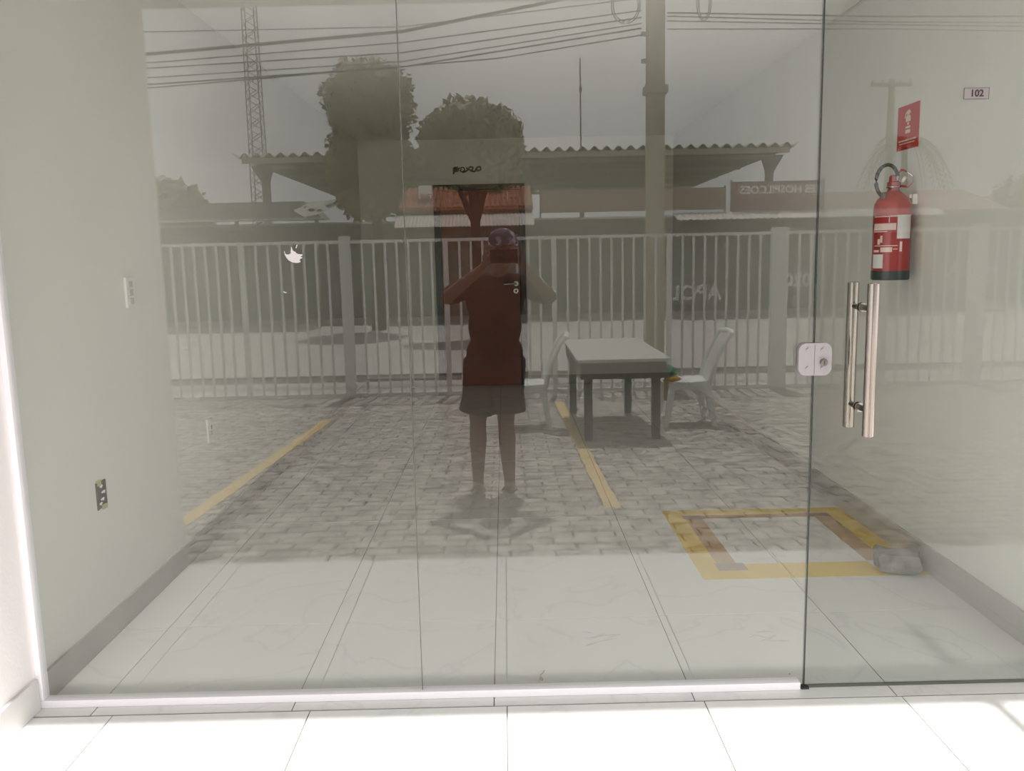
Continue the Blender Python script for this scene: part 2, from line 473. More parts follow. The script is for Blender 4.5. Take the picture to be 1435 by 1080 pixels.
MB().box(g2 + 0.014, XR - 0.004, 0.0005, 0.0095, 0.0005, 0.0079).obj('bottom_seal', GLASSEDGE, d1)
struct('trim_2', MB().bev(XL, g2 - 0.016, -0.014, 0.024, 0.0005, 0.024, 0.002), ALU, 'white aluminium channel along the foot of the fixed panes', 'trim')
struct('trim_3', MB().bev(XL, XL + 0.018, -0.014, 0.024, 0.0245, 2.44, 0.002), ALU, 'white upright aluminium channel against the porch wall', 'trim')

# pull handle of the glass door (outer and inner bar)
for nm, yy, rr in (('outer_handle', -0.066, 0.0165), ('inner_handle', 0.076, 0.0165)):
    h = MB().lathe([(rr - 0.003, 0.797), (rr, 0.800), (rr, 1.232), (rr - 0.003, 1.235)], (1.030, yy, 0), 24).obj(nm, STEEL, d1, True)
    for zz in (1.163, 0.872):
        y0, y1 = (yy + 0.010, 0.0) if yy < 0 else (0.010, yy - 0.010)
        MB().lathe([(0.0085, y0), (0.0085, y1)], (1.030, 0, zz), 16, 'Y').obj('standoff', STEEL2, h, True)
        yr = -0.006 if yy < 0 else 0.010
        MB().lathe([(0.014, yr), (0.015, yr + 0.002), (0.015, yr + 0.004), (0.014, yr + 0.006)], (1.030, 0, zz), 20, 'Y').obj('standoff_ring', STEEL, h, True)
# lock across the joint
def rounded(w, h, r, n=6, bulge=0.0):
    pts = []
    for cx, cz, a0 in ((w / 2 - r, h / 2 - r, 0), (-w / 2 + r, h / 2 - r, 90), (-w / 2 + r, -h / 2 + r, 180), (w / 2 - r, -h / 2 + r, 270)):
        for k in range(n + 1):
            a = R(a0 + 90 * k / n)
            pts.append((cx + r * math.cos(a), cz + r * math.sin(a)))
    return [(x + math.copysign(bulge * (1 - (2 * z / h) ** 2), x), z + math.copysign(bulge * (1 - (2 * x / w) ** 2), z)) for x, z in pts]
lk = (0.891, 1.017)
prof = [(x + lk[0], z + lk[1]) for x, z in rounded(0.092, 0.090, 0.018, 6, 0.003)]
lock = MB().prism(prof, 'Y', -0.014, -0.0002).obj('lock_plate', LOCKM, d1)
MB().prism(prof, 'Y', 0.0102, 0.022).obj('inner_lock_plate', LOCKM, d1)
MB().box(0.8885, 0.8898, -0.0145, -0.0139, 0.974, 1.060).obj('plate_groove', STEEL2, lock)
for dx, dz in ((-0.022, 0.028), (0.022, 0.028), (-0.022, -0.026), (0.022, -0.026)):
    sc_ = MB().lathe([(0.0065, -0.0146), (0.0065, -0.0139)], (lk[0] + dx, 0, lk[1] + dz), 14, 'Y').obj('plate_screw', LOCKM, lock)
    MB().bar((lk[0] + dx - 0.006, -0.0148, lk[1] + dz + 0.001), (lk[0] + dx + 0.001, -0.0148, lk[1] + dz + 0.007), 0.002, 0.001).obj('screw_slot', STEEL2, sc_)
cyl = MB().lathe([(0.010, -0.0138), (0.010, -0.022), (0.008, -0.024)], (lk[0] + 0.024, 0, lk[1] - 0.008), 20, 'Y').obj('key_cylinder', STEEL2, lock, True)
MB().box(lk[0] + 0.023, lk[0] + 0.025, -0.0246, -0.0238, lk[1] - 0.013, lk[1] - 0.003).obj('keyhole', BLACKINK, cyl)

# wooden door at the back
d2 = thing('door_2', (-0.24, YB, 0), 'dark red-brown wooden door in a near-black frame at the back of the shop', 'door', None, 'structure')
MB().bev(-0.70, -0.635, YB - 0.02, YB + 0.12, 0.0, 2.055, 0.004).obj('door_jamb', WOODF, d2)
MB().bev(0.165, 0.225, YB - 0.02, YB + 0.12, 0.0, 2.055, 0.004).obj('door_jamb', WOODF, d2)
MB().bev(-0.635, 0.165, YB - 0.02, YB + 0.12, 2.00, 2.055, 0.004).obj('door_head', WOODF, d2)
leaf = MB().bev(-0.632, 0.162, YB + 0.005, YB + 0.04, 0.002, 1.997, 0.002).obj('door_leaf', WOOD, d2)
hx, hz = 0.118, 1.050
hd = MB().lathe([(0.026, -0.006), (0.026, 0.0)], (hx, YB + 0.005, hz), 20, 'Y').tube([(hx, YB, hz), (hx, YB - 0.045, hz), (hx - 0.02, YB - 0.052, hz), (hx - 0.125, YB - 0.052, hz - 0.004)], 0.0105, 10).obj('lever_handle', STEEL, leaf, True)
MB().lathe([(0.026, -0.006), (0.026, 0.0)], (hx, YB + 0.005, hz - 0.075), 20, 'Y').obj('key_rosette', STEEL, leaf, True)
MB().lathe([(0.010, -0.009), (0.010, -0.005)], (hx, YB + 0.005, hz - 0.075), 14, 'Y').obj('rosette_keyhole', BLACKINK, leaf)

# ------------------------------------------------------------------ things in the shop
# scrawled black mark above the door
mk = MB()
def stroke(pts, w):
    for a, b in zip(pts[:-1], pts[1:]):
        mk.bar((a[0], YB - 0.003, a[1]), (b[0], YB - 0.003, b[1]), w, 0.006, (0, 1, 0))
sx, sz = -0.487, 2.16
stroke([(sx, sz), (sx + .005, sz + .062), (sx + .045, sz + .062), (sx + .05, sz + .03), (sx + .012, sz + .025), (sx + .045, sz + .045), (sx + .01, sz + .05)], 0.018)
stroke([(sx + .03, sz + .02), (sx + .055, sz + .055), (sx + .10, sz + .065), (sx + .115, sz + .04), (sx + .09, sz + .018), (sx + .065, sz + .03), (sx + .08, sz + .05)], 0.012)
stroke([(sx + .09, sz + .012), (sx + .135, sz + .03), (sx + .165, sz + .068), (sx + .20, sz + .06), (sx + .185, sz + .032), (sx + .14, sz + .045), (sx + .13, sz + .065)], 0.015)
stroke([(sx + .17, sz + .03), (sx + .215, sz + .02), (sx + .235, sz + .06), (sx + .27, sz + .07), (sx + .275, sz + .035), (sx + .24, sz + .028), (sx + .225, sz + .055)], 0.017)
tag(mk.obj('scrawled_mark', BLACKINK), 'small scrawled black mark on the wall above the wooden door', 'wall mark')

# electrical plates on the wall with the sockets
t = thing('open_junction_box', (XL, 0.500, 0.525), 'open dark metal socket box without a cover, low on the side wall', 'socket box')
yb0, yb1, zb0, zb1 = 0.470, 0.532, 0.478, 0.575
MB().box(XL - 0.03, XL + 0.0015, yb0, yb1, zb0, zb1).obj('box_back', BOXIN, t)
for a in ((yb0 - .003, yb0 + .003, zb0, zb1), (yb1 - .003, yb1 + .003, zb0, zb1)):
    MB().box(XL, XL + 0.006, *a).obj('box_rim', BOXIN, t)
MB().box(XL, XL + 0.007, yb0, yb0 + .03, zb1 - .012, zb1 + .006).obj('yellow_lug', YPLAS, t)
MB().box(XL, XL + 0.007, yb0 + .03, yb1, zb0 - .006, zb0 + .010).obj('lower_lug', YPLAS, t)
for yy, zz, l in ((.50, .555, .012), (.515, .532, .02), (.505, .508, .016), (.488, .495, .010)):
    MB().tube([(XL + .002, yy - l / 2, zz), (XL + .008, yy, zz + .006), (XL + .002, yy + l / 2, zz - .004)], 0.003, 6).obj('wire_stub', PLASTIC, t)

def plate(name, y, z, label, w=0.072, h=0.118, n=3):
    t_ = thing(name, (XL, y, z), label, 'wall plate')
    MB().bev(XL, XL + 0.010, y - w / 2, y + w / 2, z - h / 2, z + h / 2, 0.003).obj('cover_plate', PLASTIC, t_)
    for k in range(n):
        zz = z + (k - (n - 1) / 2) * 0.032
        MB().bev(XL + 0.010, XL + 0.0135, y - 0.016, y + 0.016, zz - 0.012, zz + 0.012, 0.002).obj('module', mod_mat, t_)
mod_mat = mat('pale_grey_module', (0.55, 0.54, 0.52), 0.4, bump=0.02)
plate('light_switch', 0.870, 1.222, 'white triple light switch plate at shoulder height on the side wall')
plate('wall_socket', 1.640, 0.527, 'white socket plate low on the side wall, further in than the open box', n=2)

# floor marking under the extinguisher
def strip(parent, nm, x0, x1, y0, y1, z, mt):
    MB().box(x0, x1, y0, y1, 0.0004, z).obj(nm, mt, parent)
t = thing('floor_marking', (1.26, 1.39, 0), 'square of yellow and brown tape stuck on the floor below the extinguisher', 'floor marking')
X0, X1, Y0, Y1 = 0.792, 1.716, 0.905, 1.872
ob = 0.095
strip(t, 'yellow_strip', X0, X1, Y0, Y0 + ob, 0.0012, YELLOW)
strip(t, 'yellow_strip', X0, X1, Y1 - ob, Y1, 0.0012, YELLOW)
strip(t, 'yellow_strip', X0, X0 + ob, Y0 + ob, Y1 - ob, 0.0012, YELLOW)
strip(t, 'yellow_strip', X1 - ob, X1, Y0 + ob, Y1 - ob, 0.0012, YELLOW)
ib = 0.085
strip(t, 'brown_strip', X0 + ob, X1 - ob, Y1 - ob - 0.055, Y1 - ob, 0.0010, BROWNT)
strip(t, 'brown_strip', X0 + ob, X0 + ob + ib, Y0 + ob + ib, Y1 - ob - .055, 0.0010, BROWNT)
strip(t, 'brown_strip', X1 - ob - ib, X1 - ob, Y0 + ob + ib, Y1 - ob - .055, 0.0010, BROWNT)
strip(t, 'yellow_strip', X0 + ob + ib, X1 - ob - ib, Y0 + ob, Y0 + ob + ib - 0.01, 0.0010, YELLOW)
strip(t, 'tape_overlap', X0 + ob - .01, X0 + ob + ib + .03, Y0 + ob, Y0 + ob + ib, 0.0015, BROWN2)
strip(t, 'tape_overlap', X0 + ob - .01, X0 + ob + ib + .02, Y1 - ob - .055, Y1 - ob + .005, 0.0015, BROWN2)
strip(t, 'tape_overlap', X1 - ob - ib - .02, X1 - ob, Y1 - ob - .055, Y1 - ob, 0.0015, BROWN2)

# grey stone
bm = bmesh.new()
bmesh.ops.create_cube(bm, size=1)
bmesh.ops.subdivide_edges(bm, edges=bm.edges[:], cuts=3, use_grid_fill=True)
for v in bm.verts:
    d = v.co.normalized()
    q = v.co * 0.72 + d * 0.5 * 0.28 * 1.5
    n = 1 + 0.16 * math.sin(5 * d.x + 2) * math.cos(4 * d.y + 1) + 0.06 * rng.uniform(-1, 1)
    v.co = Vector((q.x * 0.155 * n, q.y * 0.115 * n, q.z * 0.075 * n))
for v in bm.verts:
    v.co = Matrix.Rotation(R(-18), 3, 'Z') @ v.co
zmin = min(v.co.z for v in bm.verts)
for v in bm.verts:
    v.co += Vector((1.610, 0.950, -zmin + 0.0016))
tag(MB().bm(bm).obj('stone', STONE, None, True), 'rough grey stone lying on the corner of the yellow floor tape', 'stone')

# scuffs on the floor
for nm, cx, cy, s_, lab in (('floor_scuff', 0.88, 0.36, 1.0, 'faint grey scuff on the tile below the yellow tape square'),
                            ('floor_scuff', 0.30, 0.40, 1.1, 'faint grey scuff on the middle tile near the glass')):
    mb = MB()
    for k in range(9):
        x, y = cx + rng.gauss(0, .035) * s_, cy + rng.gauss(0, .03) * s_
        a, l, w = rng.uniform(-.6, .9), rng.uniform(.015, .04), rng.uniform(.002, .005)
        ux, uy = math.cos(a), math.sin(a)
        mb.prism([(x - ux * l - uy * w * .2, y - uy * l), (x - uy * w, y + ux * w), (x + ux * l, y + uy * l), (x + uy * w, y - ux * w)], 'Z', 0.0002, 0.0007)
    tag(mb.obj(nm, SCUFF), lab, 'scuff')

# extinguisher sign on the right-hand wall
t = thing('extinguisher_sign', (XR, 1.295, 1.745), 'red sign with a cream extinguisher pictogram above the fire extinguisher', 'sign')
def S(u, v):
    return (1.393 - u * 0.195, 1.745 + v * 0.184)
def signpoly(nm, pts, mt, d0, d1_):
    MB().prism([S(u, v) for u, v in pts], 'X', XR - d1_, XR - d0).obj(nm, mt, t)
signpoly('sign_plate', [(0, 0), (1, 0), (1, 1), (0, 1)], SIGNRED, 0.0, 0.003)
signpoly('pictogram_body', [(.40, .36), (.62, .36), (.62, .44), (.40, .44)], CREAM, .0031, .0038)
signpoly('pictogram_body', [(.40, .47), (.62, .47), (.62, .52), (.40, .52)], CREAM, .0031, .0038)
signpoly('pictogram_body', [(.40, .62), (.62, .62), (.62, .72), (.58, .76), (.44, .76), (.40, .72)], CREAM, .0031, .0038)
signpoly('pictogram_emblem', [(.48, .545), (.55, .545), (.55, .60), (.48, .60)], CREAM, .0031, .0038)
signpoly('pictogram_valve', [(.45, .77), (.57, .77), (.57, .81), (.64, .80), (.56, .88), (.46, .87), (.45, .82)], CREAM, .0031, .0038)
signpoly('pictogram_hose', [(.34, .71), (.38, .71), (.40, .79), (.46, .83), (.46, .87), (.37, .81)], CREAM, .0031, .0038)
u = 0.08
for k, wl in enumerate((.10, .16, .20, .14, .16)):
    signpoly('print_line', [(u, .19), (u + wl, .19), (u + wl, .225), (u, .225)], PINKP, .0031, .0036)
    u += wl + .018
u = 0.12
for k, wl in enumerate((.18, .15, .22, .12)):
    signpoly('print_line', [(u, .13), (u + wl, .13), (u + wl, .155), (u, .155)], PINKP, .0031, .0036)
    u += wl + .018

# fire extinguisher
ex, ey = 1.635, 1.200
t = thing('fire_extinguisher', (ex, ey, 1.195), 'red fire extinguisher with black hose and paper labels hung on the wall', 'fire extinguisher')
RB = 0.076
MB().lathe([(RB - .004, 1.197), (RB, 1.203), (RB, 1.236)], (ex, ey, 0), 36).obj('base_ring', DKGREEN, t, True)
body = MB().lathe([(RB - .001, 1.2362), (RB - .001, 1.49), (RB - .004, 1.512), (RB - .014, 1.532), (RB - .034, 1.552), (.026, 1.565), (.022, 1.575), (.022, 1.585)], (ex, ey, 0), 36).obj('cylinder', RED, t, True)
tc = Vector((-ex, -2.485 - ey, 0)).normalized()
rt = Vector((-tc.y, tc.x, 0))
def curved(nm, p0, p1, z0, z1, mt, off=0.0006):
    mb = MB()
    n = max(3, int((p1 - p0) / 8))
    vv, ff = [], []
    for k in range(n + 1):
        a = R(p0 + (p1 - p0) * k / n)
        d = tc * math.cos(a) + rt * math.sin(a)
        for rr in (RB - .002, RB - .001 + off):
            vv += [(ex + d.x * rr, ey + d.y * rr, z0), (ex + d.x * rr, ey + d.y * rr, z1)]
    for k in range(n):
        b = 4 * k
        ff += [(b + 2, b + 6, b + 7, b + 3), (b + 3, b + 7, b + 5, b + 1), (b, b + 4, b + 6, b + 2)]
    ff += [(0, 2, 3, 1), (4 * n, 4 * n + 1, 4 * n + 3, 4 * n + 2)]
    mb.poly(vv, ff).obj(nm, mt, body)
def EZ(py):
    return 1.33 - (py - 348.5) / 331.0
def PH(pxl):
    return math.degrees(math.asin(max(-.97, min(.97, (pxl - 1243.5) / 25.2))))
curved('paper_label', PH(1250.5), PH(1267), EZ(336), EZ(304), WHITEP)
curved('paper_label', PH(1221), PH(1233.5), EZ(376), EZ(357), WHITEP)
curved('cream_band', PH(1221), PH(1249), EZ(324), EZ(315), PINKP)
curved('print_rule', PH(1221), PH(1240), EZ(306.3), EZ(305), PINKP)
curved('print_rule', PH(1241), PH(1250.5), EZ(306.3), EZ(304.5), PINKP)
curved('print_rule', PH(1239.4), PH(1240.4), EZ(314), EZ(305), PINKP)
curved('print_rule', PH(1221), PH(1238), EZ(326.5), EZ(325.5), PINKP)
curved('pictogram', PH(1226), PH(1229), EZ(343.5), EZ(336), PINKP)
curved('pictogram', PH(1229.3), PH(1232), EZ(341), EZ(331.5), PINKP)
curved('print_rule', PH(1222), PH(1252), EZ(345.8), EZ(344.8), PINKP)
curved('print_rule', PH(1230), PH(1245), EZ(354), EZ(347.5), PINKP)
curved('print_rule', PH(1246), PH(1252), EZ(350.5), EZ(349.5), PINKP)
curved('print_rule', PH(1221.5), PH(1228), EZ(354), EZ(351), PINKP)
curved('print_rule', PH(1254.5), PH(1257.5), EZ(353.5), EZ(340), PINKP)
def X_(a, up, f=0.0):    # a to the viewer's right, up in height, f towards the viewer
    return (ex + rt.x * a + tc.x * f, ey + rt.y * a + tc.y * f, up)
MB().lathe([(.024, 1.583), (.026, 1.588), (.026, 1.600), (.020, 1.604), (.018, 1.625), (.012, 1.63)], (ex, ey, 0), 18).obj('valve', RED, t, True)
MB().lathe([(.027, 1.577), (.029, 1.579), (.029, 1.583), (.027, 1.585)], (ex, ey, 0), 20).obj('collar_ring', STEEL, t, True)
MB().bar(X_(.0, 1.618), X_(.030, 1.652), .020, .008).bar(X_(.030, 1.652), X_(.048, 1.640), .018, .006).obj('lever', RED, t)
MB().bar(X_(.010, 1.588), X_(.058, 1.580), .018, .008).bar(X_(.058, 1.580), X_(.068, 1.592), .016, .006).obj('carry_handle', RED, t)
MB().tube([X_(.052, 1.640), X_(.070, 1.625), X_(.072, 1.600), X_(.060, 1.585)], .0035, 8).obj('safety_pin', STEEL, t, True)
MB().tube([X_(.035, 1.612, .012), X_(.045, 1.606, .014)], .015, 14).obj('pressure_gauge', PLASTIC, t, True)
hp = [X_(.012, 1.610, .01)]
for k in range(15):
    a = R(20 + 235 * k / 14)
    hp.append(X_(-.026 + .042 * math.cos(a), 1.606 + .066 * math.sin(a) + (0.0), .02))
hp.append(X_(-.035, 1.540, .035))
MB().tube(hp, .0078, 10).obj('hose', BLACKR, t, True)
MB().tube([hp[1], hp[0]], .0095, 10).obj('hose_ferrule', STEEL, t, True)
MB().tube([X_(-.036, 1.556, .03), X_(-.034, 1.528, .042)], .012, 10).obj('hose_holder', STEEL2, t, True)
MB().box(XR - .020, XR, ey - .015, ey + .015, 1.51, 1.55).box(ex + .066, XR - .004, ey - .006, ey + .006, 1.535, 1.550).obj('wall_bracket', PLASTIC, t)

# ------------------------------------------------------------------ things stuck on the glass
t = thing('number_plate', (1.322, 0, 1.749), 'small clear rectangular label reading 102 on the glass door', 'number plate')
MB().box(1.2875, 1.3565, -0.0012, -0.0002, 1.7345, 1.7640).obj('label_film', NUMFILL, t)
fr = MB()
for a in ((1.287, 1.357, 1.7338, 1.7348), (1.287, 1.357, 1.7636, 1.7646), (1.2865, 1.2878, 1.7338, 1.7646), (1.3562, 1.3572, 1.7338, 1.7646)):
    fr.box(a[0], a[1], -0.0016, -0.0003, a[2], a[3])
fr.obj('label_border', PURPLEINK, t)
o = link('number_text', text_mesh('102', 0.0255, 0.0003, PURPLEINK, True), t)
o.matrix_parent_inverse = Matrix()
o.location = (0.001, -0.0016, 0.0)
o.rotation_euler = (R(90), 0, 0)

sp = [(-0.6215, 1.3600), (-0.6180, 1.3500), (-0.6120, 1.3475), (-0.6030, 1.3500), (-0.6015, 1.3620), (-0.6000, 1.3705), (-0.5985, 1.3650), (-0.5965, 1.3585), (-0.5930, 1.3560), (-0.5895, 1.3555), (-0.5870, 1.3510), (-0.5830, 1.3490), (-0.5690, 1.3470), (-0.5705, 1.3440), (-0.5760, 1.3405), (-0.5700, 1.3395), (-0.5715, 1.3370), (-0.5770, 1.3340), (-0.5790, 1.3310), (-0.5750, 1.3285), (-0.5790, 1.3250), (-0.5870, 1.3235), (-0.5980, 1.3250), (-0.6080, 1.3300), (-0.6160, 1.3390), (-0.6200, 1.3490)]
tag(MB().prism(sp, 'Y', -0.0012, -0.0002).obj('torn_sticker', STICKER), 'torn white remnant of a round sticker on the glass', 'sticker')
tag(MB().prism([(-.588, 1.366), (-.585, 1.374), (-.5825, 1.3745), (-.5845, 1.367), (-.587, 1.3645)], 'Y', -0.0012, -0.0002).obj('sticker_scrap', STICKER), 'tiny white scrap just above the torn round sticker', 'sticker')
tag(MB().prism([(-.630, 1.245), (-.624, 1.2415), (-.619, 1.2425), (-.624, 1.2395), (-.629, 1.242)], 'Y', -0.0012, -0.0002).obj('sticker_scrap', STICKER), 'tiny white scrap on the glass below the torn round sticker', 'sticker')
st = MB()
pts = [(.096, .078), (.092, .070), (.085, .064), (.082, .054), (.084, .047), (.089, .045), (.091, .051), (.086, .055), (.081, .050), (.079, .040)]
for a, b in zip(pts[:-1], pts[1:]):
    st.bar((a[0], -.0006, a[1]), (b[0], -.0006, b[1]), .0022, .0008, (0, 1, 0))
tag(st.obj('glass_stain', STAIN), 'thin curly brown smear at the foot of the middle pane', 'stain')
st = MB()
st.prism([(.8445, .046), (.847, .0445), (.8495, .046), (.848, .0495), (.8455, .049)], 'Y', -.0010, -.0002)
tag(st.obj('glass_stain', STAIN), 'small dark dot at the lower corner of the middle pane', 'stain')

# ------------------------------------------------------------------ outdoors: ground
Z0, SL = -0.08, 0.044
def gz(y):      # car park falls gently from the step to the fence
    return Z0 - SL * (-y - 1.22)
YF = -8.40
pav = struct('car_park_ground', MB().prism([(-1.231, gz(-1.231) - .30), (-1.231, gz(-1.231) - .012), (YF, gz(YF) - .012), (YF, gz(YF) - .30)], 'X', -9.0, 11.0), SANDJ, 'sandy bed of the car park paving between porch and fence', 'ground')
BLX, BLY = 0.22, 0.11
bricks = []
row = 0
y = -1.24
while y - BLY > YF:
    off = (row % 2) * BLX / 2
    n = int(16.0 / BLX)
    for k in range(-int(7.2 / BLX), int(9.2 / BLX)):
        x = k * BLX + off
        bricks.append((x, y))
    y -= BLY
    row += 1
def brick_shape(mb, cx, cy, rot=0.0, lift=0.0):
    g_ = 0.005
    b_ = 0.007
    x0, x1, y0, y1 = cx + g_, cx + BLX - g_, cy - BLY + g_, cy - g_
    tl = rng.uniform(-.0025, .0025)
    def z(yy):
        return gz(yy) + lift
    mb.poly([(x0, y0, z(y0) - .03), (x1, y0, z(y0) - .03), (x1, y1, z(y1) - .03), (x0, y1, z(y1) - .03),
             (x0, y0, z(y0) - .006), (x1, y0, z(y0) - .006), (x1, y1, z(y1) - .006), (x0, y1, z(y1) - .006),
             (x0 + b_, y0 + b_, z(y0) - tl), (x1 - b_, y0 + b_, z(y0) + tl), (x1 - b_, y1 - b_, z(y1) + tl), (x0 + b_, y1 - b_, z(y1) - tl)],
            [(0, 1, 5, 4), (1, 2, 6, 5), (2, 3, 7, 6), (3, 0, 4, 7), (4, 5, 9, 8), (5, 6, 10, 9), (6, 7, 11, 10), (7, 4, 8, 11), (8, 9, 10, 11)])
def seen(b):
    D = 2.485 - b[1]
    return abs(b[0] + .1) < 0.60 * D
order = sorted(range(len(bricks)), key=lambda i: (0 if seen(bricks[i]) else 1, -bricks[i][1]))
near = set(order[:300])
BRM = []
for k in range(6):
    mb = MB()
    brick_shape(mb, 0.0, -4.0, 0, 0)
    mb.v = [(a, b + 4.0, c - gz(-4.0)) for a, b, c in mb.v]
    BRM.append(mb.mesh('paving_brick', COBBLE))
rest = MB()
for i, (x, y) in enumerate(bricks):
    lift = rng.uniform(-.002, .002)
    if i in near:
        o = link('paving_brick', BRM[i % 6], pav)
        o.matrix_parent_inverse = Matrix()
        o.location = (x, y, gz(y) + lift)
    else:
        brick_shape(rest, x, y, 0, lift)
rest.obj('paving_bricks_beyond', COBBLE, pav)['kind'] = 'stuff'

def painted_line(xc, y0, y1, w, label):
    vv, ff = [], []
    n = 24
    for k in range(n + 1):
        yy = y0 + (y1 - y0) * k / n
        e0, e1 = rng.uniform(-.006, .006), rng.uniform(-.006, .006)
        for xx, zz in ((xc - w / 2 + e0, .004), (xc + w / 2 + e1, .004)):
            vv.append((xx, yy, gz(yy) + zz))
        for xx in (xc - w / 2 + e0, xc + w / 2 + e1):
            vv.append((xx, yy, gz(yy) - .004))
    for k in range(n):
        b = 4 * k
        ff += [(b, b + 1, b + 5, b + 4), (b + 2, b + 6, b + 7, b + 3), (b, b + 4, b + 6, b + 2), (b + 1, b + 3, b + 7, b + 5)]
    ff += [(0, 2, 3, 1), (4 * n, 4 * n + 1, 4 * n + 3, 4 * n + 2)]
    tag(MB().poly(vv, ff).obj('parking_line', YLINE), label, 'parking line', 'painted parking bay lines')
painted_line(-1.85, -2.0, -6.3, 0.10, 'worn yellow parking line reflected beside the porch wall')
painted_line(0.60, -2.38, -7.4, 0.095, 'worn yellow parking line reflected in front of the dark table')

ZS = -0.42
struct('sidewalk', MB().box(-30, 40, -9.75, YF - .001, ZS - .2, ZS + .02), SIDEW, 'concrete sidewalk just outside the white fence', 'sidewalk')
struct('gutter', MB().box(-30, 40, -10.65, -9.751, ZS - .2, ZS - .03), GUTTER, 'dark asphalt gutter strip beside the sidewalk', 'gutter')
struct('street', MB().box(-60, 70, -21.6, -10.651, ZS - .2, ZS), STREETM, 'wide pale sunlit street beyond the fence', 'street')
struct('far_sidewalk', MB().box(-60, 70, -22.0, -21.601, ZS - .2, ZS + .12), SIDEW, 'far sidewalk at the foot of the green wall', 'sidewalk')
struct('ground', MB().box(-120, 120, -160, -22.001, ZS - .3, ZS - .05), EARTH, 'open ground of the neighbourhood across the street', 'ground')
struct('ground_side', MB().box(-60, -9.001, YF, 9, -0.9, -0.40).box(11.001, 60, YF, 9, -.9, -.40), SIDEW, 'paved ground either side of the car park', 'ground')

# drain spout on the porch beam (its short shadow falls on the porch tiles)
t = thing('drain_spout', (1.53, -1.22, 2.385), 'short plastic drain pipe sticking out of the porch beam', 'drain pipe')
MB().tube([(1.53, -1.22, 2.385), (1.53, -1.50, 2.375)], 0.026, 16).obj('pipe', FENCEW, t, True)
MB().lathe([(0.036, -1.226), (0.036, -1.2205)], (1.53, 0, 2.385), 16, 'Y').obj('collar', FENCEW, t, True)

# white fence
YN = YF + 0.06
t = thing('metal_fence', (0, YN, gz(YN)), 'white painted metal fence of upright bars along the street', 'fence')
zb, zt = gz(YN) + 0.03, 1.565
posts = [-6.0, -4.55, -3.24, -1.96, -0.72, 0.62, 2.05, 3.42, 4.75, 5.90, 7.2, 8.6]
wide = {-1.96: 0.13, 3.42: 0.20, 5.90: 0.20}
BARME = MB().box(-.014, .014, -.012, .012, zb + .02, zt - .04).mesh('bar', FENCEW)
for i, xp in enumerate(posts):
    w = wide.get(xp, 0.06)
    MB().box(xp - w / 2, xp + w / 2, YN - .05 if w > .1 else YN - .03, YN + .05 if w > .1 else YN + .03, gz(YN) - .03, zt + (.05 if w > .1 else .0)).obj('post', FENCEW, t)
for a, b in zip(posts[:-1], posts[1:]):
    wa, wb = wide.get(a, .06) / 2, wide.get(b, .06) / 2
    MB().box(a + wa, b - wb, YN - .02, YN + .02, zt - .04, zt).obj('top_rail', FENCEW, t)
    MB().box(a + wa, b - wb, YN - .02, YN + .02, zb - .02, zb + .02).obj('bottom_rail', FENCEW, t)
    n = round((b - wb - a - wa) / 0.142)
    for k in range(1, n):
        xx = a + wa + (b - wb - a - wa) * k / n
        o = link('bar', BARME, t)
        o.matrix_parent_inverse = Matrix.Translation(t.location).inverted()
        o.location = (xx, YN, 0)

# dark table
tx0, tx1, ty0, ty1 = 0.62, 1.34, -6.40, -4.66
t = thing('dark_table', (0.98, -5.5, gz(-5.5)), 'long table with dark legs and a pale top standing in the car park', 'table')
ztop = gz(-5.5) + .735
MB().bev(tx0 - .03, tx1 + .03, ty0 - .03, ty1 + .03, ztop - .03, ztop, .006).obj('table_top', TABLETOP, t)
MB().box(tx0, tx1, ty1 - .03, ty1, ztop - .17, ztop - .03).obj('apron', TABLEM, t)
MB().box(tx0, tx1, ty0, ty0 + .03, ztop - .17, ztop - .03).obj('apron', TABLEM, t)
MB().box(tx0, tx0 + .03, ty0 + .03, ty1 - .03, ztop - .17, ztop - .03).obj('apron', TABLEM, t)
MB().box(tx1 - .03, tx1, ty0 + .03, ty1 - .03, ztop - .17, ztop - .03).obj('apron', TABLEM, t)
for lx in (tx0 + .035, tx1 - .115):
    for ly in (ty0 + .04, ty1 - .04):
        MB().bar((lx + .03, ly, gz(ly) + .004), (lx + .03, ly, ztop - .036), .066, .066, (0, 1, 0)).obj('leg', TABLEM, t)

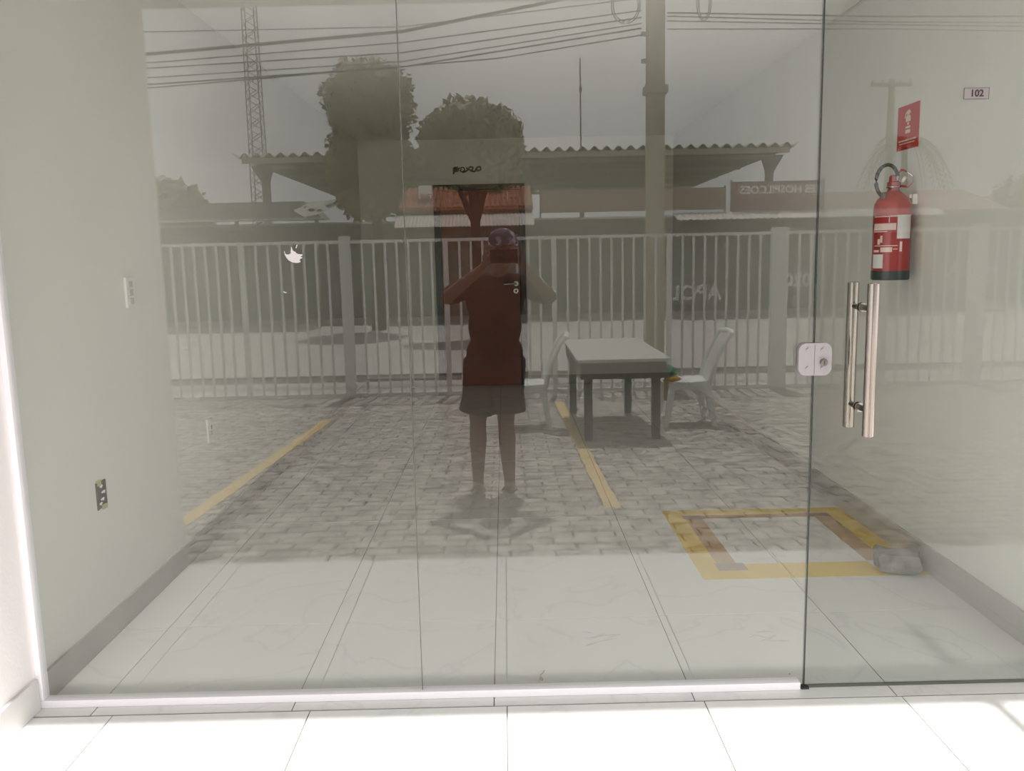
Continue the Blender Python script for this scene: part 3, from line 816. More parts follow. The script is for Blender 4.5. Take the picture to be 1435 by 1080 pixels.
# white plastic chairs (local: facing +Y, base at 0)
def make_chair(loc, rz, label):
    t_ = thing('plastic_chair', loc, label, 'chair', 'white plastic chairs by the dark table')
    parts = []
    seat = MB()
    n = 8
    top, bot = [], []
    for j in range(n + 1):
        for i in range(n + 1):
            u, v = i / n - .5, j / n - .5
            w = .42 - .05 * (.5 - v) * .6
            z = .425 + .018 * (2 * u) ** 2 - .012 * math.cos(math.pi * v) + (-.025 * max(0, v - .35) / .15)
            top.append((u * w, v * .42, z))
    vv = top + [(a, b, c - .012) for a, b, c in top]
    N = (n + 1) ** 2
    ff = []
    for j in range(n):
        for i in range(n):
            a = j * (n + 1) + i
            ff += [(a, a + 1, a + n + 2, a + n + 1), (N + a, N + a + n + 1, N + a + n + 2, N + a + 1)]
    per = [i for i in range(n + 1)] + [j * (n + 1) + n for j in range(1, n + 1)] + [n * (n + 1) + i for i in range(n - 1, -1, -1)] + [j * (n + 1) for j in range(n - 1, 0, -1)]
    for a, b in zip(per, per[1:] + per[:1]):
        ff.append((a, N + a, N + b, b))
    seat.poly(vv, ff)
    parts.append(seat.obj('seat', CHAIRW, None, True))
    sk = MB()
    sk.box(-.20, .20, .185, .200, .365, .425).box(-.20, -.185, -.19, .185, .36, .43).box(.185, .20, -.19, .185, .36, .43).box(-.19, .19, -.20, -.188, .365, .43)
    parts.append(sk.obj('seat_skirt', CHAIRW, None))
    def leg(x, y, sx_, sy_):
        mb = MB()
        fx, fy = x + sx_ * .045, y + sy_ * .055
        mb.poly([(x - sx_ * .055, y - sy_ * .055, .40), (x + sx_ * .010, y - sy_ * .055, .40), (x + sx_ * .010, y + sy_ * .012, .40), (x - sx_ * .055, y + sy_ * .012, .40),
                 (fx - sx_ * .030, fy - sy_ * .032, 0), (fx + sx_ * .004, fy - sy_ * .032, 0), (fx + sx_ * .004, fy + sy_ * .004, 0), (fx - sx_ * .030, fy + sy_ * .004, 0)],
                [(0, 1, 2, 3), (7, 6, 5, 4), (0, 4, 5, 1), (1, 5, 6, 2), (2, 6, 7, 3), (3, 7, 4, 0)])
        return mb.obj('leg', CHAIRW, None)
    for sx_ in (-1, 1):
        for sy_ in (-1, 1):
            parts.append(leg(sx_ * .19, sy_ * .185, sx_, sy_))
    prof = [(-.19, .42), (-.205, .50), (-.235, .60), (-.275, .70), (-.325, .80), (-.375, .865)]
    for sx_ in (-1, 1):
        parts.append(MB().tube([(sx_ * (.195 + .012 * k / 5), a, b) for k, (a, b) in enumerate(prof)], [.024, .023, .022, .020, .018, .016], 8).obj('back_stile', CHAIRW, None, True))
    top = []
    for k in range(9):
        u = -1 + 2 * k / 8
        top.append((u * .207, -.375 - .028 * (1 - u * u), .862 + .022 * (1 - u * u)))
    parts.append(MB().tube(top, .024, 8).obj('top_rail', CHAIRW, None, True))
    for k in range(5):
        u = -.66 + .33 * k
        pts_ = [(u * .19, a - .028 * (1 - u * u) * (i / 5), b + .02 * (1 - u * u) * i / 5) for i, (a, b) in enumerate(prof)]
        mb = MB()
        for p, q in zip(pts_[:-1], pts_[1:]):
            mb.bar(p, q, .034, .007, (0, 1, .4))
        parts.append(mb.obj('back_slat', CHAIRW, None))
    for p in parts:
        p.parent = t_
    t_.rotation_euler[2] = rz
    return t_
cy = -5.58
make_chair((1.69, cy, gz(cy) - .012), R(90), 'white plastic chair at the right-hand end of the dark table')
make_chair((0.17, cy, gz(cy) - .012), R(90), 'white plastic chair between the yellow line and the dark table')

def cloth(name, c, rx, ry, rz_, mt, label, hang=None):
    bm = bmesh.new()
    bmesh.ops.create_icosphere(bm, subdivisions=3, radius=1)
    ph = rng.uniform(0, 6)
    for v in bm.verts:
        d = v.co.copy()
        n = 1 + .16 * math.sin(6 * d.x + ph) * math.cos(5 * d.y - ph) + .10 * math.sin(11 * d.z + 4 * d.x + ph)
        v.co = Vector((c[0] + d.x * rx * n, c[1] + d.y * ry * n, c[2] + d.z * rz_ * n))
    mb = MB().bm(bm)
    if hang:
        x, y0, y1, z1, z0 = hang
        vv, ff = [], []
        N = 6
        for j in range(7):
            for i in range(N + 1):
                yy = y0 + (y1 - y0) * i / N
                zz = z1 + (z0 - z1) * j / 6
                k = .012 * math.sin(i * 2.1 + j * .5)
                s_ = 1 - .45 * j / 6
                ym = (y0 + y1) / 2
                vv += [(x - .008 + k, ym + (yy - ym) * s_, zz), (x + .008 + k, ym + (yy - ym) * s_, zz)]
        def I(i, j, s): return 2 * (j * (N + 1) + i) + s
        for j in range(6):
            for i in range(N):
                ff += [(I(i, j, 0), I(i + 1, j, 0), I(i + 1, j + 1, 0), I(i, j + 1, 0)), (I(i, j, 1), I(i, j + 1, 1), I(i + 1, j + 1, 1), I(i + 1, j, 1))]
            ff += [(I(0, j, 0), I(0, j + 1, 0), I(0, j + 1, 1), I(0, j, 1)), (I(N, j, 0), I(N, j, 1), I(N, j + 1, 1), I(N, j + 1, 0))]
        mb.poly(vv, ff)
    return tag(mb.obj(name, mt, None, True), label, 'cloth')
sz_ = gz(cy) + .435
cloth('cloth', (1.50, cy + .05, sz_ + .075), .085, .10, .06, GREENC, 'crumpled green cloth on the seat of the right-hand plastic chair')
cloth('cloth', (1.545, cy + .13, sz_ + .012), .07, .085, .026, YELC, 'mustard yellow cloth hanging off the right-hand plastic chair', hang=(1.485, cy + .05, cy + .20, sz_ + .02, sz_ - .19))
cloth('cloth', (0.00, cy + .05, sz_ + .055), .085, .10, .06, GREENC, 'crumpled green cloth on the plastic chair beside the yellow line')

# ------------------------------------------------------------------ outdoors: across the street
# green wall with painted lettering
YW = -22.02
w = thing('street_wall', (4.0, YW, ZS), 'grey-green wall with pale painted lettering across the street', 'wall')
MB().box(-14.0, 16.0, YW - .2, YW, ZS, 1.55).obj('lower_wall', GREENW, w)
MB().box(-14.0, 16.0, YW - .2, YW, 1.55, 2.30).obj('upper_band', GREENW2, w)
MB().box(-14.0, 16.0, YW - .25, YW + .06, 2.30, 2.36).obj('wall_coping', ZINC, w)
for body, x, z, s in (('APOLO', 5.15, 0.18, .58), ('020', 8.27, 0.48, .50), ('A', 12.70, .68, .55), ('H8', 13.6, .66, .55)):
    o = link('wall_lettering', text_mesh(body, s, .004, LETTER, True), w)
    o.matrix_parent_inverse = Matrix.Translation(w.location).inverted()
    o.location = (x, YW + .006, z)
    o.rotation_euler = (R(90), 0, R(180))
# banners above the wall
def banner(x0, x1, z0, z1, mt, label, txt=None):
    t_ = thing('banner', ((x0 + x1) / 2, YW - .05, z0), label, 'banner')
    MB().box(x0, x1, YW - .09, YW - .05, z0, z1).obj('banner_panel', mt, t_)
    for xx in (x0 - .02, x1 - .02):
        MB().box(xx, xx + .04, YW - .11, YW - .04, 2.36, z1 + .05).obj('banner_post', COLUMN, t_)
    if txt:
        for body, x, z, s in txt:
            o_ = link('banner_lettering', text_mesh(body, s, .004, LETTER, True), t_)
            o_.matrix_parent_inverse = Matrix.Translation(t_.location).inverted()
            o_.location = (x, YW - .045, z)
            o_.rotation_euler = (R(90), 0, R(180))
banner(6.38, 8.95, 2.37, 3.24, BANNER, 'wide dusty red banner with pale lettering above the green wall', [('RES HOSPILCOES', 7.75, 3.0, .30)])
banner(1.05, 6.20, 2.50, 3.10, BANNER2, 'long mottled brown banner beside the dusty red one')
# pale corrugated eave below the banners
def corrugated(mb, x0, x1, ya, za, yb, zb_, pitch, amp, th=.012):
    n = int((x1 - x0) / pitch) * 6
    vv = []
    for k in range(n + 1):
        x = x0 + (x1 - x0) * k / n
        d = amp * math.cos(2 * math.pi * k / 6)
        vv += [(x, ya, za + d), (x, yb, zb_ + d), (x, ya, za + d - th), (x, yb, zb_ + d - th)]
    ff = []
    for k in range(n):
        b = 4 * k
        ff += [(b, b + 1, b + 5, b + 4), (b + 2, b + 6, b + 7, b + 3), (b, b + 4, b + 6, b + 2), (b + 1, b + 3, b + 7, b + 5)]
    ff += [(0, 2, 3, 1), (4 * n, 4 * n + 1, 4 * n + 3, 4 * n + 2)]
    return mb.poly(vv, ff)
t = thing('sheet_eave', (7.0, YW, 2.36), 'pale corrugated sheet eave along the wall top below the banners', 'eave')
corrugated(MB(), 4.7, 12.0, YW + .80, 2.20, YW + .08, 2.42, .18, .018).obj('corrugated_sheet', ZINC, t)
for xx in (4.9, 7.2, 9.5, 11.8):
    MB().bar((xx, YW + .74, 2.15), (xx, YW + .08, 2.05), .04, .04).obj('bracket', COLUMN, t)

# big open canopy
t = thing('canopy', (0.5, -32, ZS), 'broad dark canopy with a wavy corrugated roof edge across the street', 'canopy')
corrugated(MB(), -8.15, 9.05, -24.52, 4.52, -40.6, 4.42, .36, .07, .03).obj('corrugated_roof', CANOPY, t)
MB().box(-7.9, 8.8, -24.75, -24.60, 4.28, 4.44).obj('edge_beam', CANOPY, t)
for k in range(5):
    yy = -26.0 - 3.5 * k
    MB().box(-7.6, 8.6, yy - .08, yy + .08, 4.24, 4.36).obj('purlin', CANOPY, t)
for xx, s in ((-7.57, 1), (8.60, -1)):
    yy = -26.0
    MB().box(xx - .11, xx + .11, yy - .11, yy + .11, ZS - .05, 4.2).obj('column', COLUMN, t)
    MB().prism([(xx - s * .45, 4.36), (xx + s * .30, 4.36), (xx + s * .11, 3.80), (xx - s * .11, 3.80)], 'Y', yy - .05, yy + .05).obj('bracket', COLUMN, t)
for xx in (-3.4, 3.8):
    MB().box(xx - .11, xx + .11, -39.9, -39.7, ZS - .05, 4.2).obj('column', COLUMN, t)

# trees
def leaf_cloud(blobs, count, size, mt_name):
    vv, ff = [], []
    tot = sum(b[3] * b[4] * b[5] for b in blobs)
    for c in blobs:
        k = int(count * c[3] * c[4] * c[5] / tot)
        for _ in range(k):
            d = Vector((rng.gauss(0, 1), rng.gauss(0, 1), rng.gauss(0, 1))).normalized()
            rr = rng.uniform(.80, 1.05)
            bumpy = 1 + .07 * math.sin(5 * d.x + 3 * c[0]) * math.sin(6 * d.z + c[2] * 2)
            p = Vector((c[0] + d.x * c[3] * rr * bumpy, c[1] + d.y * c[4] * rr * bumpy, c[2] + d.z * c[5] * rr * bumpy))
            u = Vector((rng.gauss(0, 1), rng.gauss(0, 1), rng.gauss(0, 1))).normalized()
            w_ = u.cross(d + Vector((.01, .02, .03))).normalized()
            s = size * rng.uniform(.6, 1.3)
            b = len(vv)
            vv += [tuple(p - u * s), tuple(p + w_ * s * .5), tuple(p + u * s), tuple(p - w_ * s * .5)]
            ff.append((b, b + 1, b + 2, b + 3))
    return vv, ff
def tree(loc, blobs, count, size, mt, label, trunk_r=.14, name='tree', group=None):
    t_ = thing(name, loc, label, 'tree', group)
    top = Vector((blobs[0][0], blobs[0][1], blobs[0][2]))
    base = Vector(loc)
    mb = MB()
    mid = base.lerp(top, .55) + Vector((.08, 0, 0))
    mb.tube([tuple(base + Vector((0, 0, -.05))), tuple(base.lerp(mid, .5)), tuple(mid), tuple(top)], [trunk_r * 1.3, trunk_r, trunk_r * .8, trunk_r * .4], 10)
    for b in blobs[1:]:
        mb.tube([tuple(mid), tuple(mid.lerp(Vector(b[:3]), .5) + Vector((0, 0, -.1))), tuple(Vector(b[:3]))], [trunk_r * .55, trunk_r * .4, trunk_r * .2], 7)
    mb.obj('trunk', BARK, t_, True)
    vv, ff = leaf_cloud(blobs, count, size, mt)
    core = MB()
    for b in blobs:
        bm_ = bmesh.new()
        bmesh.ops.create_icosphere(bm_, subdivisions=3, radius=1)
        for v in bm_.verts:
            d = v.co
            n = .90 * (1 + .07 * math.sin(5 * d.x + 3 * b[0]) * math.sin(6 * d.z + b[2] * 2))
            v.co = Vector((b[0] + d.x * b[3] * n, b[1] + d.y * b[4] * n, b[2] + d.z * b[5] * n))
        core.bm(bm_)
    core.poly(vv, ff)
    me = bpy.data.meshes.new('foliage')
    me.from_pydata(core.v, [], core.f)
    me.materials.append(mt)
    o_ = link('foliage', me, t_)
    o_['kind'] = 'stuff'
    return t_
def far(blobs, D):     # same crown, set at distance D instead of 22 m
    k = D / 22.0
    return [(b[0] * k, 2.485 - D, 1.33 + (b[1] - 1.33) * k, b[2] * k, b[3] * k, b[4] * k) for b in blobs]
b1 = far([(-3.22, 5.15, 1.12, 1.0, 1.05), (-3.25, 3.75, 1.10, 1.0, .95), (-3.2, 4.4, .95, .9, .9), (-3.3, 2.85, .85, .8, .6)], 21.6)
tree((-3.15, 2.485 - 21.6, ZS), b1, 5200, .10, LEAF, 'tall clipped tree with a rounded double crown across the street')
b2 = far([(-.85, 4.35, .95, .8, .85), (-1.45, 4.10, .62, .7, .75), (-.15, 4.15, .72, .7, .80), (-.5, 3.6, 1.0, .8, .7), (-.75, 4.8, .5, .5, .42), (-.1, 4.62, .42, .4, .38)], 19.3)
tree((-.6, 2.485 - 19.3, ZS), b2, 4200, .11, LEAF2, 'lower bushy tree with a ragged crown next to the clipped tree')
tree((-21.9, -57.5, ZS), [(-22.0, -57.5, 4.6, 2.1, 2, 2.3), (-24.0, -57.5, 4.9, 2.3, 2, 2.5), (-20.6, -57.5, 4.0, 1.2, 1.4, 1.5)], 1500, .35, LEAF2, 'distant low tree at the far left beyond the street', .3)
tree((35.5, -57.5, ZS), [(36.0, -57.5, 3.6, 3.0, 2, 2.5), (33.4, -57.5, 2.8, 1.6, 2, 1.6), (39, -57.5, 3.5, 3, 2, 2.6)], 1800, .35, LEAF2, 'distant rounded tree at the far right beyond the street', .3)

# palm
def palm(loc, zc, r, label):
    t_ = thing('palm_tree', loc, label, 'tree')
    mb = MB()
    mb.tube([(loc[0], loc[1], ZS - .05), (loc[0] + .06, loc[1], ZS + 2), (loc[0], loc[1], zc - .1)], [.20, .15, .12], 10)
    mb.obj('trunk', BARK, t_, True)
    for k in range(16):
        a = 2 * math.pi * k / 16 + rng.uniform(-.1, .1)
        e = rng.uniform(.25, .95)
        L = r * rng.uniform(.9, 1.1)
        spine = []
        for i in range(10):
            s = i / 9
            hor = L * (s - .18 * s * s)
            spine.append(Vector((loc[0] + math.cos(a) * hor * (1.1 - .35 * e), loc[1] + math.sin(a) * hor * (1.1 - .35 * e), zc + L * (1.1 * e * s - (1.25 + .25 * e) * s * s))))
        fm = MB()
        fm.tube([tuple(p) for p in spine], [.035 - .003 * i for i in range(10)], 5)
        side = Vector((-math.sin(a), math.cos(a), 0))
        for i in range(1, 10):
            for j in (0, .5):
                if i == 9 and j: continue
                p = spine[i].lerp(spine[i + 1], j) if i < 9 else spine[i]
                ll = .55 * r / 1.9 * (1 - .5 * abs(i - 5) / 5)
                for sgn in (-1, 1):
                    q = p + side * sgn * ll * .75 + Vector((math.cos(a) * ll * .35, math.sin(a) * ll * .35, -ll * .45))
                    w_ = Vector((math.cos(a), math.sin(a), 0)) * .035
                    fm.poly([tuple(p - w_), tuple(p + w_), tuple(q)], [(0, 1, 2)])
        me = bpy.data.meshes.new('frond')
        me.from_pydata(fm.v, [], fm.f)
        me.materials.append(PALMLEAF)
        link('frond', me, t_)
palm((15.9, -32.5, ZS), 5.35, 2.25, 'pale palm tree with drooping fronds beyond the green wall')

# house with clay tile roof, between wall and canopy
t = thing('tiled_house', (-1.0, -23.3, ZS), 'low house with an orange clay tile roof behind the bushy tree', 'house')
MB().box(-3.0, 0.75, -24.3, -22.25, ZS - .05, 2.62).obj('wall', HOUSEW, t)
rm = MB()
nx = 26
x0, x1 = -3.1, 0.85
for k in range(nx):
    xa = x0 + (x1 - x0) * (k + .5) / nx
    for j in range(5):
        ya, yb_ = -22.25 - .28 * j, -22.25 - .28 * (j + 1) - .03
        za, zb2 = 2.66 + .13 * j + .02, 2.66 + .13 * (j + 1) + .03
        rr = .070
        vv, ff = [], []
        for i in range(5):
            aa = math.pi * i / 4
            vv += [(xa + rr * math.cos(aa), ya, za + rr * math.sin(aa) * .9), (xa + rr * .85 * math.cos(aa), yb_, zb2 + rr * .8 * math.sin(aa))]
        for i in range(4):
            ff.append((2 * i, 2 * i + 1, 2 * i + 3, 2 * i + 2))
        ff.append((0, 2, 4, 6, 8))
        rm.poly(vv, ff)
rm.obj('clay_tiles', CLAY, t)['kind'] = 'stuff'
MB().prism([(-22.2, 2.60), (-22.2, 2.66), (-23.6, 3.31), (-24.4, 2.95), (-24.4, 2.60)], 'X', x0, x1).obj('roof_deck', CLAY, t)
corrugated(MB(), -2.95, 0.85, -21.3, 2.16, -22.2, 2.52, .10, .016).obj('porch_awning', ZINC, t)
MB().box(-3.0, 0.85, -22.02, -21.98, 2.28, 2.34).obj('awning_beam', COLUMN, t)
tag(MB().bev(-2.40, -2.02, -23.0, -22.75, 3.12, 3.36, .03).box(-2.38, -2.34, -22.98, -22.77, 3.03, 3.12).box(-2.08, -2.04, -22.98, -22.77, 3.03, 3.12).obj('water_tank', WHITESHEET), 'small whitish tank on legs on the clay tile roof', 'water tank')
tag(MB().tube([(.14, -22.6, 2.7), (.14, -22.6, 3.5)], .018, 6).tube([(-.1, -22.6, 3.42), (.38, -22.6, 3.42)], .008, 5).tube([(0.0, -22.6, 3.32), (.28, -22.6, 3.32)], .008, 5).obj('roof_antenna', FENCEW), 'thin pale antenna mast on the clay tile roof', 'antenna')

# awning at the left, with a white sheet at its end
t = thing('street_awning', (-6.5, -20.9, ZS), 'low grey awning roof with a white tattered sheet at its end', 'awning')
MB().prism([(-9.4, 2.44), (-9.2, 2.56), (-7.6, 2.86), (-5.2, 2.86), (-4.75, 2.42)], 'Y', -21.9, -20.6).obj('awning_roof', ROOFGREY, t)
MB().box(-9.4, -4.75, -20.62, -20.50, 2.385, 2.435).obj('fascia', ZINC, t)
for xx in (-9.2, -7.0, -4.9):
    MB().tube([(xx, -20.7, ZS), (xx, -20.7, 2.40)], .05, 10).obj('post', COLUMN, t, True)
MB().poly([(-5.45, -20.50, 2.62), (-5.0, -20.50, 2.83), (-4.1, -20.42, 2.90), (-4.35, -20.38, 2.72), (-4.8, -20.38, 2.52), (-5.15, -20.42, 2.46), (-5.45, -20.53, 2.60), (-5.0, -20.53, 2.81), (-4.1, -20.45, 2.88), (-4.35, -20.41, 2.70), (-4.8, -20.41, 2.50), (-5.15, -20.45, 2.44)],
          [(0, 1, 2, 3, 4, 5), (11, 10, 9, 8, 7, 6), (0, 6, 7, 1), (1, 7, 8, 2), (2, 8, 9, 3), (3, 9, 10, 4), (4, 10, 11, 5), (5, 11, 6, 0)]).obj('white_sheet', WHITESHEET, t)
for x, z, s in ((-4.95, 2.62, .10), (-4.75, 2.60, .08), (-4.5, 2.72, .10), (-4.32, 2.78, .07), (-5.1, 2.70, .06)):
    MB().ball((x, -20.37, z), (s, .02, s * .4), 1).obj('leaf_debris', DEBRIS, t)
MB().tube([(-7.9 + 1.7 * k / 10, -20.45, 2.38 - .28 * (1 - (2 * k / 10 - 1) ** 2)) for k in range(11)], .02, 6).obj('sagging_cable', WIRE, t)

# utility poles, cables, lattice mast
t = thing('utility_pole', (2.42, -11.52, ZS - .03), 'thick weathered concrete utility pole rising out of view', 'utility pole')
MB().prism([(2.28, -.9), (2.56, -.9), (2.54, 8.5), (2.30, 8.5)], 'Y', -11.64, -11.40).obj('pole_shaft', CONCPOLE, t)
MB().bev(2.24, 2.60, -11.68, -11.36, 3.78, 3.90, .01).obj('pole_collar', CONCPOLE, t)
for zz in (4.25, 4.65):
    MB().box(2.20, 2.28, -11.55, -11.49, zz, zz + .06).obj('pole_fitting', GALV, t)
t = thing('utility_pole', (19.66, -42.5, ZS), 'distant slim utility pole with a crossarm behind the palm', 'utility pole')
MB().tube([(19.66, -42.5, ZS - .05), (19.66, -42.5, 9.7)], [.22, .16], 10).obj('pole_shaft', CONCPOLE, t, True)
MB().box(18.6, 20.7, -42.6, -42.48, 9.35, 9.52).obj('crossarm', CONCPOLE, t)
for xx in (18.7, 19.2, 20.1, 20.6):
    MB().lathe([(.05, 9.52), (.07, 9.58), (.03, 9.68)], (xx, -42.54, 0), 8).obj('insulator', CONCPOLE, t)
def cable(pts, r, label):
    P_ = [Vector(p) for p in pts]
    out = []
    for a, b in zip(P_[:-1], P_[1:]):
        n = 8
        for k in range(n):
            out.append(tuple(a.lerp(b, k / n)))
    out.append(tuple(P_[-1]))
    tag(MB().tube(out, r, 6).obj('overhead_cable', WIRE), label, 'cable', 'overhead cables on the concrete pole')
YC = -11.50
labs = ['thickest overhead cable left of the concrete pole', 'third overhead cable from the top, just under the thickest one', 'fourth overhead cable from the top left of the concrete pole', 'fifth overhead cable from the top left of the concrete pole', 'sixth overhead cable from the top left of the concrete pole', 'lowest overhead cable left of the concrete pole', 'topmost thin overhead cable left of the concrete pole', 'topmost overhead cable right of the concrete pole', 'second overhead cable from the top right of the concrete pole', 'third overhead cable from the top right of the concrete pole', 'lowest overhead cable right of the concrete pole']
for lab, (pts, r) in zip(labs, (([(-12, 4.25), (-5.3, 4.53), (-1.5, 4.78), (.68, 5.15), (2.2, 5.45)], .026),
               ([(-12, 4.30), (-5.3, 4.40), (-1.5, 4.62), (2.2, 5.02)], .010),
               ([(-12, 4.22), (-5.3, 4.32), (-1.5, 4.47), (2.2, 4.92)], .011),
               ([(-12, 4.1), (-5.3, 4.18), (-1.5, 4.34), (2.2, 4.83)], .009),
               ([(-12, 4.0), (-5.3, 4.08), (-1.5, 4.26), (2.2, 4.76)], .013),
               ([(-12, 3.93), (-5.3, 4.03), (0, 4.36), (2.2, 4.66)], .010),
               ([(-12, 4.9), (-5.3, 4.85), (-1.5, 4.85), (2.2, 5.2)], .008),
               ([(2.6, 4.98), (6.0, 4.86), (14, 4.72)], .012),
               ([(2.6, 4.93), (6.0, 4.78), (14, 4.60)], .009),
               ([(2.6, 4.86), (6.0, 4.74), (14, 4.5)], .009),
               ([(2.6, 4.74), (6.0, 4.68), (14, 4.4)], .008))):
    cable([(x, YC, z) for x, z in pts], r, lab)
def coil(x, z, rx, rz_, label):
    mb = MB()
    for d in (0, .03):
        pts_ = [(x + (rx - d) * math.cos(2 * math.pi * k / 28), YC + .05 + .2 * d, z + (rz_ - d) * math.sin(2 * math.pi * k / 28)) for k in range(29)]
        mb.tube(pts_, .009, 6)
    tag(mb.obj('cable_coil', WIRE), label, 'cable coil')
coil(1.95, 5.08, .22, .26, 'looped coil of cable hanging beside the concrete pole')
coil(3.15, 5.10, .11, .26, 'narrow loop of cable hanging beyond the concrete pole')

t = thing('lattice_mast', (-19.1, -67.5, ZS), 'tall slender lattice radio mast beyond the street', 'mast')
hw = .42
for sx_ in (-1, 1):
    for sy_ in (-1, 1):
        MB().tube([(-19.1 + sx_ * hw * 1.4, -67.5 + sy_ * hw * 1.4, ZS - .05), (-19.1 + sx_ * hw, -67.5 + sy_ * hw, 27)], .05, 5).obj('mast_leg', GALV, t)
br = MB()
z = 0.5
while z < 26:
    for (ax, ay), (bx, by) in (((-1, 1), (1, 1)), ((1, 1), (1, -1)), ((1, -1), (-1, -1)), ((-1, -1), (-1, 1))):
        br.tube([(-19.1 + ax * hw * 1.1, -67.5 + ay * hw * 1.1, z), (-19.1 + bx * hw * 1.1, -67.5 + by * hw * 1.1, z + .55)], .03, 4)
        br.tube([(-19.1 + ax * hw * 1.1, -67.5 + ay * hw * 1.1, z + 1.1), (-19.1 + bx * hw * 1.1, -67.5 + by * hw * 1.1, z + .55)], .03, 4)
    z += 1.1
br.obj('lattice_bracing', GALV, t)
tag(MB().tube([(4.06, -43.0, ZS - .05), (4.06, -43.0, 11.1)], .04, 6).ball((4.06, -43.0, 9.6), (.1, .1, .2), 1).obj('thin_mast', GALV), 'thin lone antenna mast standing up behind the canopy', 'antenna')

# low buildings at the far right
t = thing('low_building', (20, -26.2, ZS), 'pale low building with a reddish fascia right of the palm', 'building')
MB().box(16.2, 26, -28, -25.5, ZS - .1, 2.0).obj('wall', HOUSEW, t)
MB().box(16.1, 26.1, -28.1, -25.3, 2.0, 2.5).obj('fascia', BANNER2, t)
t = thing('low_building', (11, -25.0, ZS), 'low building with a pale sloping roof between banner and palm', 'building')
MB().box(9.8, 15.8, -28, -25, ZS - .1, 2.3).obj('wall', HOUSEW, t)
MB().prism([(-24.6, 2.25), (-24.6, 2.33), (-28.2, 3.3), (-28.2, 3.2)], 'X', 9.6, 16.0).obj('roof', BANNER2, t)

# ------------------------------------------------------------------ the photographer
def remeshed(name, mb, voxel, mt, parent, smooth_it=6):
    me = bpy.data.meshes.new(name)
    me.from_pydata(mb.v, [], mb.f)
    ob = bpy.data.objects.new(name, me)
    COL.objects.link(ob)
    md = ob.modifiers.new('r', 'REMESH')
    md.mode = 'VOXEL'
    md.voxel_size = voxel
    md.use_smooth_shade = True
    sm = ob.modifiers.new('s', 'SMOOTH')
    sm.factor = .5
    sm.iterations = smooth_it
    dg = bpy.context.evaluated_depsgraph_get()
    m2 = bpy.data.meshes.new_from_object(ob.evaluated_get(dg))
    bpy.data.objects.remove(ob)
    m2.materials.clear()
    m2.materials.append(mt)
    return link(name, m2, parent)
def cap_(mb, p, q, r1, r2, n=14):
    p, q = Vector(p), Vector(q)
    mb.tube([tuple(p), tuple(q)], [r1, r2], n)
    mb.ball(p, r1, 2)
    mb.ball(q, r2, 2)
GP = gz(-2.86)
t = thing('person', (-.07, -2.87, GP), 'person in dark shirt, knee-length shorts and cap raising a phone to take the photo', 'person')
B = MB()
hipL, hipR = (-.165, -2.88, .66), (.02, -2.88, .66)
kneeL, kneeR = (-.185, -2.855, .315), (-.010, -2.845, .315)
ankL, ankR = (-.195, -2.88, GP + .085), (.005, -2.87, GP + .085)
cap_(B, hipL, kneeL, .082, .055); cap_(B, hipR, kneeR, .082, .055)
for k_, a_ in ((kneeL, ankL), (kneeR, ankR)):
    kv, av = Vector(k_), Vector(a_)
    mid = kv.lerp(av, .33) + Vector((0, -.018, 0))
    cap_(B, kv, mid, .052, .056); cap_(B, mid, av, .056, .036)
    cap_(B, av + Vector((0, -.03, -.045)), av + Vector((0, .0, -.02)), .034, .036)
    cap_(B, av + Vector((0, .0, -.035)), av + Vector((.008, .13, -.060)), .036, .022)
B.ball((-.07, -2.88, .72), (.165, .115, .13), 3)
B.ball((-.065, -2.885, .90), (.150, .110, .18), 3)
B.ball((-.06, -2.885, 1.06), (.170, .115, .16), 3)
shL, shR = (-.225, -2.88, 1.150), (.110, -2.88, 1.150)
cap_(B, shL, (-.06, -2.88, 1.18), .062, .06); cap_(B, shR, (-.06, -2.88, 1.18), .062, .06)
cap_(B, (-.05, -2.88, 1.17), (-.02, -2.85, 1.27), .054, .050)
elL, elR = (-.345, -2.68, 1.095), (.270, -2.68, 1.085)
wrL, wrR = (-.128, -2.545, 1.262), (.120, -2.545, 1.262)
cap_(B, shL, elL, .052, .042); cap_(B, shR, elR, .052, .042)
cap_(B, elL, wrL, .042, .026); cap_(B, elR, wrR, .042, .026)
# head
hc = Vector((-.005, -2.815, 1.365))
B.ball(hc, (.076, .094, .108), 3)
B.ball(hc + Vector((0, .03, -.055)), (.055, .062, .060), 2)
B.ball(hc + Vector((0, .075, -.092)), (.024, .018, .018), 2)
cap_(B, hc + Vector((0, .090, .012)), hc + Vector((0, .112, -.022)), .010, .015)
B.ball(hc + Vector((0, .090, -.055)), (.026, .012, .012), 2)
for s in (-1, 1):
    B.ball(hc + Vector((s * .078, -.005, -.005)), (.012, .022, .033), 2)
    cap_(B, hc + Vector((s * .015, .088, .022)), hc + Vector((s * .048, .074, .022)), .010, .009)
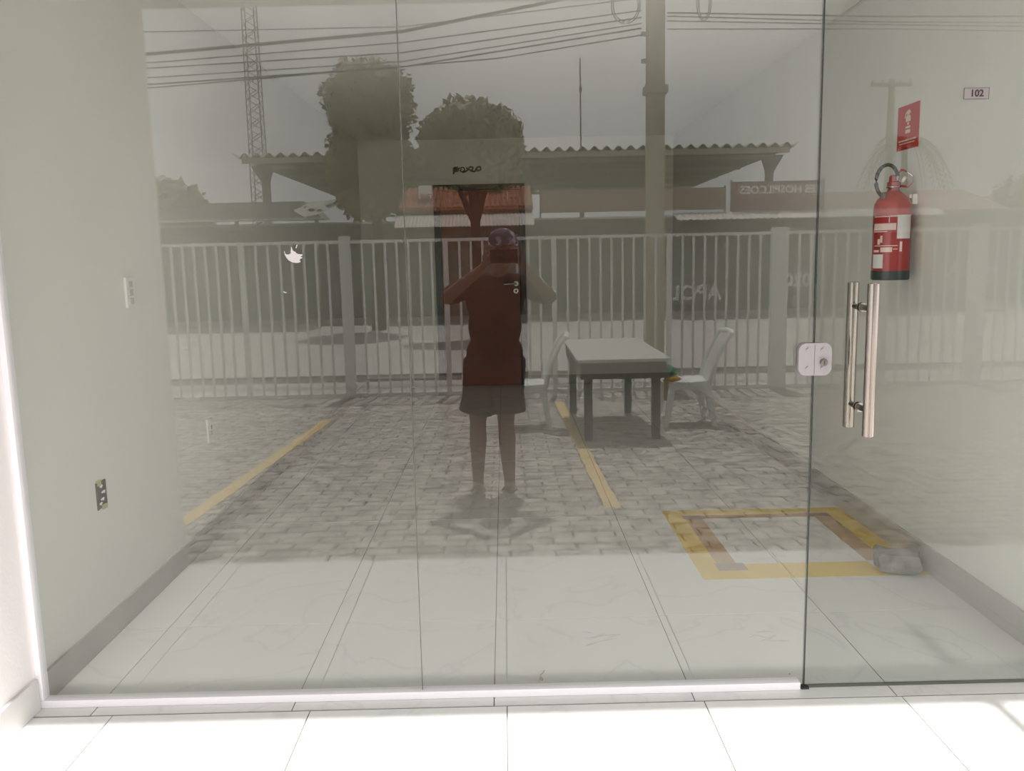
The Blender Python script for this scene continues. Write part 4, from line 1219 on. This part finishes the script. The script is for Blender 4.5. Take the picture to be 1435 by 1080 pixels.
# hands holding the phone by its ends
for s, wr in ((-1, wrL), (1, wrR)):
    wv = Vector(wr)
    pc = Vector((s * .100, -2.520, 1.300))
    cap_(B, wv, pc, .026, .024)
    cap_(B, pc + Vector((0, 0, .012)), pc + Vector((s * -.004, .0, .030)), .022, .018)
    cap_(B, pc, pc + Vector((s * .012, .006, .028)), .022, .016)
    # index along the top edge
    for chain in (
        [pc + Vector((s * .004, .006, .038)), Vector((s * .094, -2.504, 1.378)), Vector((s * .072, -2.500, 1.384)), Vector((s * .052, -2.502, 1.378))],
        [pc + Vector((s * .010, .010, .030)), Vector((s * .104, -2.502, 1.352)), Vector((s * .092, -2.494, 1.356)), Vector((s * .080, -2.4935, 1.354))],
        [pc + Vector((s * .012, .012, .018)), Vector((s * .106, -2.502, 1.328)), Vector((s * .094, -2.494, 1.332)), Vector((s * .082, -2.4935, 1.331))],
        [pc + Vector((s * .010, .012, .006)), Vector((s * .104, -2.502, 1.305)), Vector((s * .094, -2.494, 1.309)), Vector((s * .084, -2.4935, 1.309))],
        [pc + Vector((s * -.006, -.004, -.004)), Vector((s * .084, -2.522, 1.288)), Vector((s * .066, -2.524, 1.300)), Vector((s * .050, -2.522, 1.312))]):
        for k, (a, b) in enumerate(zip(chain[:-1], chain[1:])):
            cap_(B, a, b, (.0095, .0085, .0075)[min(k, 2)], (.0085, .0075, .0065)[min(k, 2)], 8)
body = remeshed('body', B, .0055, SKIN, t, 3)
for s in (-1, 1):
    MB().ball(hc + Vector((s * .031, .083, .006)), .010, 2).obj('eye', EYEM, t, True)
S_ = MB()
S_.ball((-.07, -2.88, .74), (.180, .130, .13), 3)
S_.ball((-.065, -2.885, .90), (.168, .125, .19), 3)
S_.ball((-.06, -2.885, 1.06), (.185, .130, .17), 3)
cap_(S_, shL, (-.05, -2.88, 1.165), .074, .075); cap_(S_, shR, (-.05, -2.88, 1.165), .074, .075)
for a, b in ((shL, elL), (shR, elR)):
    av, bv = Vector(a), Vector(b)
    cap_(S_, av, av.lerp(bv, .80), .068, .062)
remeshed('shirt', S_, .011, SHIRT, t, 4)
P_ = MB()
P_.ball((-.07, -2.88, .70), (.182, .130, .10), 3)
for h_, k_, dx in ((hipL, kneeL, -.020), (hipR, kneeR, .020)):
    hv, kv = Vector(h_), Vector(k_)
    P_.tube([tuple(hv + Vector((0, 0, .04))), tuple(hv.lerp(kv, .5)), tuple(hv.lerp(kv, .88) + Vector((dx, 0, 0)))], [.105, .103, .106], 20)
    P_.ball(hv, .105, 3)
remeshed('shorts', P_, .011, SHORTS, t, 3)
C_ = MB()
C_.lathe([(.088, .0), (.090, .02), (.082, .055), (.060, .082), (.025, .096), (.004, .099)], (hc.x, hc.y - .004, hc.z + .035), 24)
C_.prism([(hc.x - .075, hc.y + .06), (hc.x - .055, hc.y + .14), (hc.x, hc.y + .165), (hc.x + .055, hc.y + .14), (hc.x + .075, hc.y + .06)], 'Z', hc.z + .032, hc.z + .040)
C_.obj('cap', CAPM, t, True)
H_ = MB()
H_.ball(hc + Vector((0, -.028, .0)), (.080, .080, .085), 3)
H_.obj('hair', HAIRM, t, True)
for a_ in (ankL, ankR):
    s_ = MB()
    s_.prism([(a_[0] - .040, a_[1] - .07), (a_[0] - .046, a_[1] + .06), (a_[0] - .035, a_[1] + .155), (a_[0] + .010, a_[1] + .175), (a_[0] + .048, a_[1] + .145), (a_[0] + .046, a_[1] + .03), (a_[0] + .036, a_[1] - .07)], 'Z', GP + .004, GP + .022)
    s_.tube([(a_[0] - .044, a_[1] + .06, GP + .02), (a_[0] - .02, a_[1] + .075, GP + .064), (a_[0] + .02, a_[1] + .075, GP + .064), (a_[0] + .046, a_[1] + .06, GP + .02)], .011, 6)
    s_.obj('sandal', SANDAL, t)
t = thing('phone', (0, -2.505, 1.292), 'black phone held up sideways in both hands of the person', 'phone')
MB().bev(-.080, .080, -2.5085, -2.5000, 1.292, 1.370, .003).obj('phone_body', PHONE, t)
for dx in (-.03, 0.0, .03):
    MB().lathe([(.007, -2.5002), (.007, -2.4985), (.005, -2.4982)], (dx, 0, 1.331), 16, 'Y').obj('phone_lens', PHONEL, t, True)
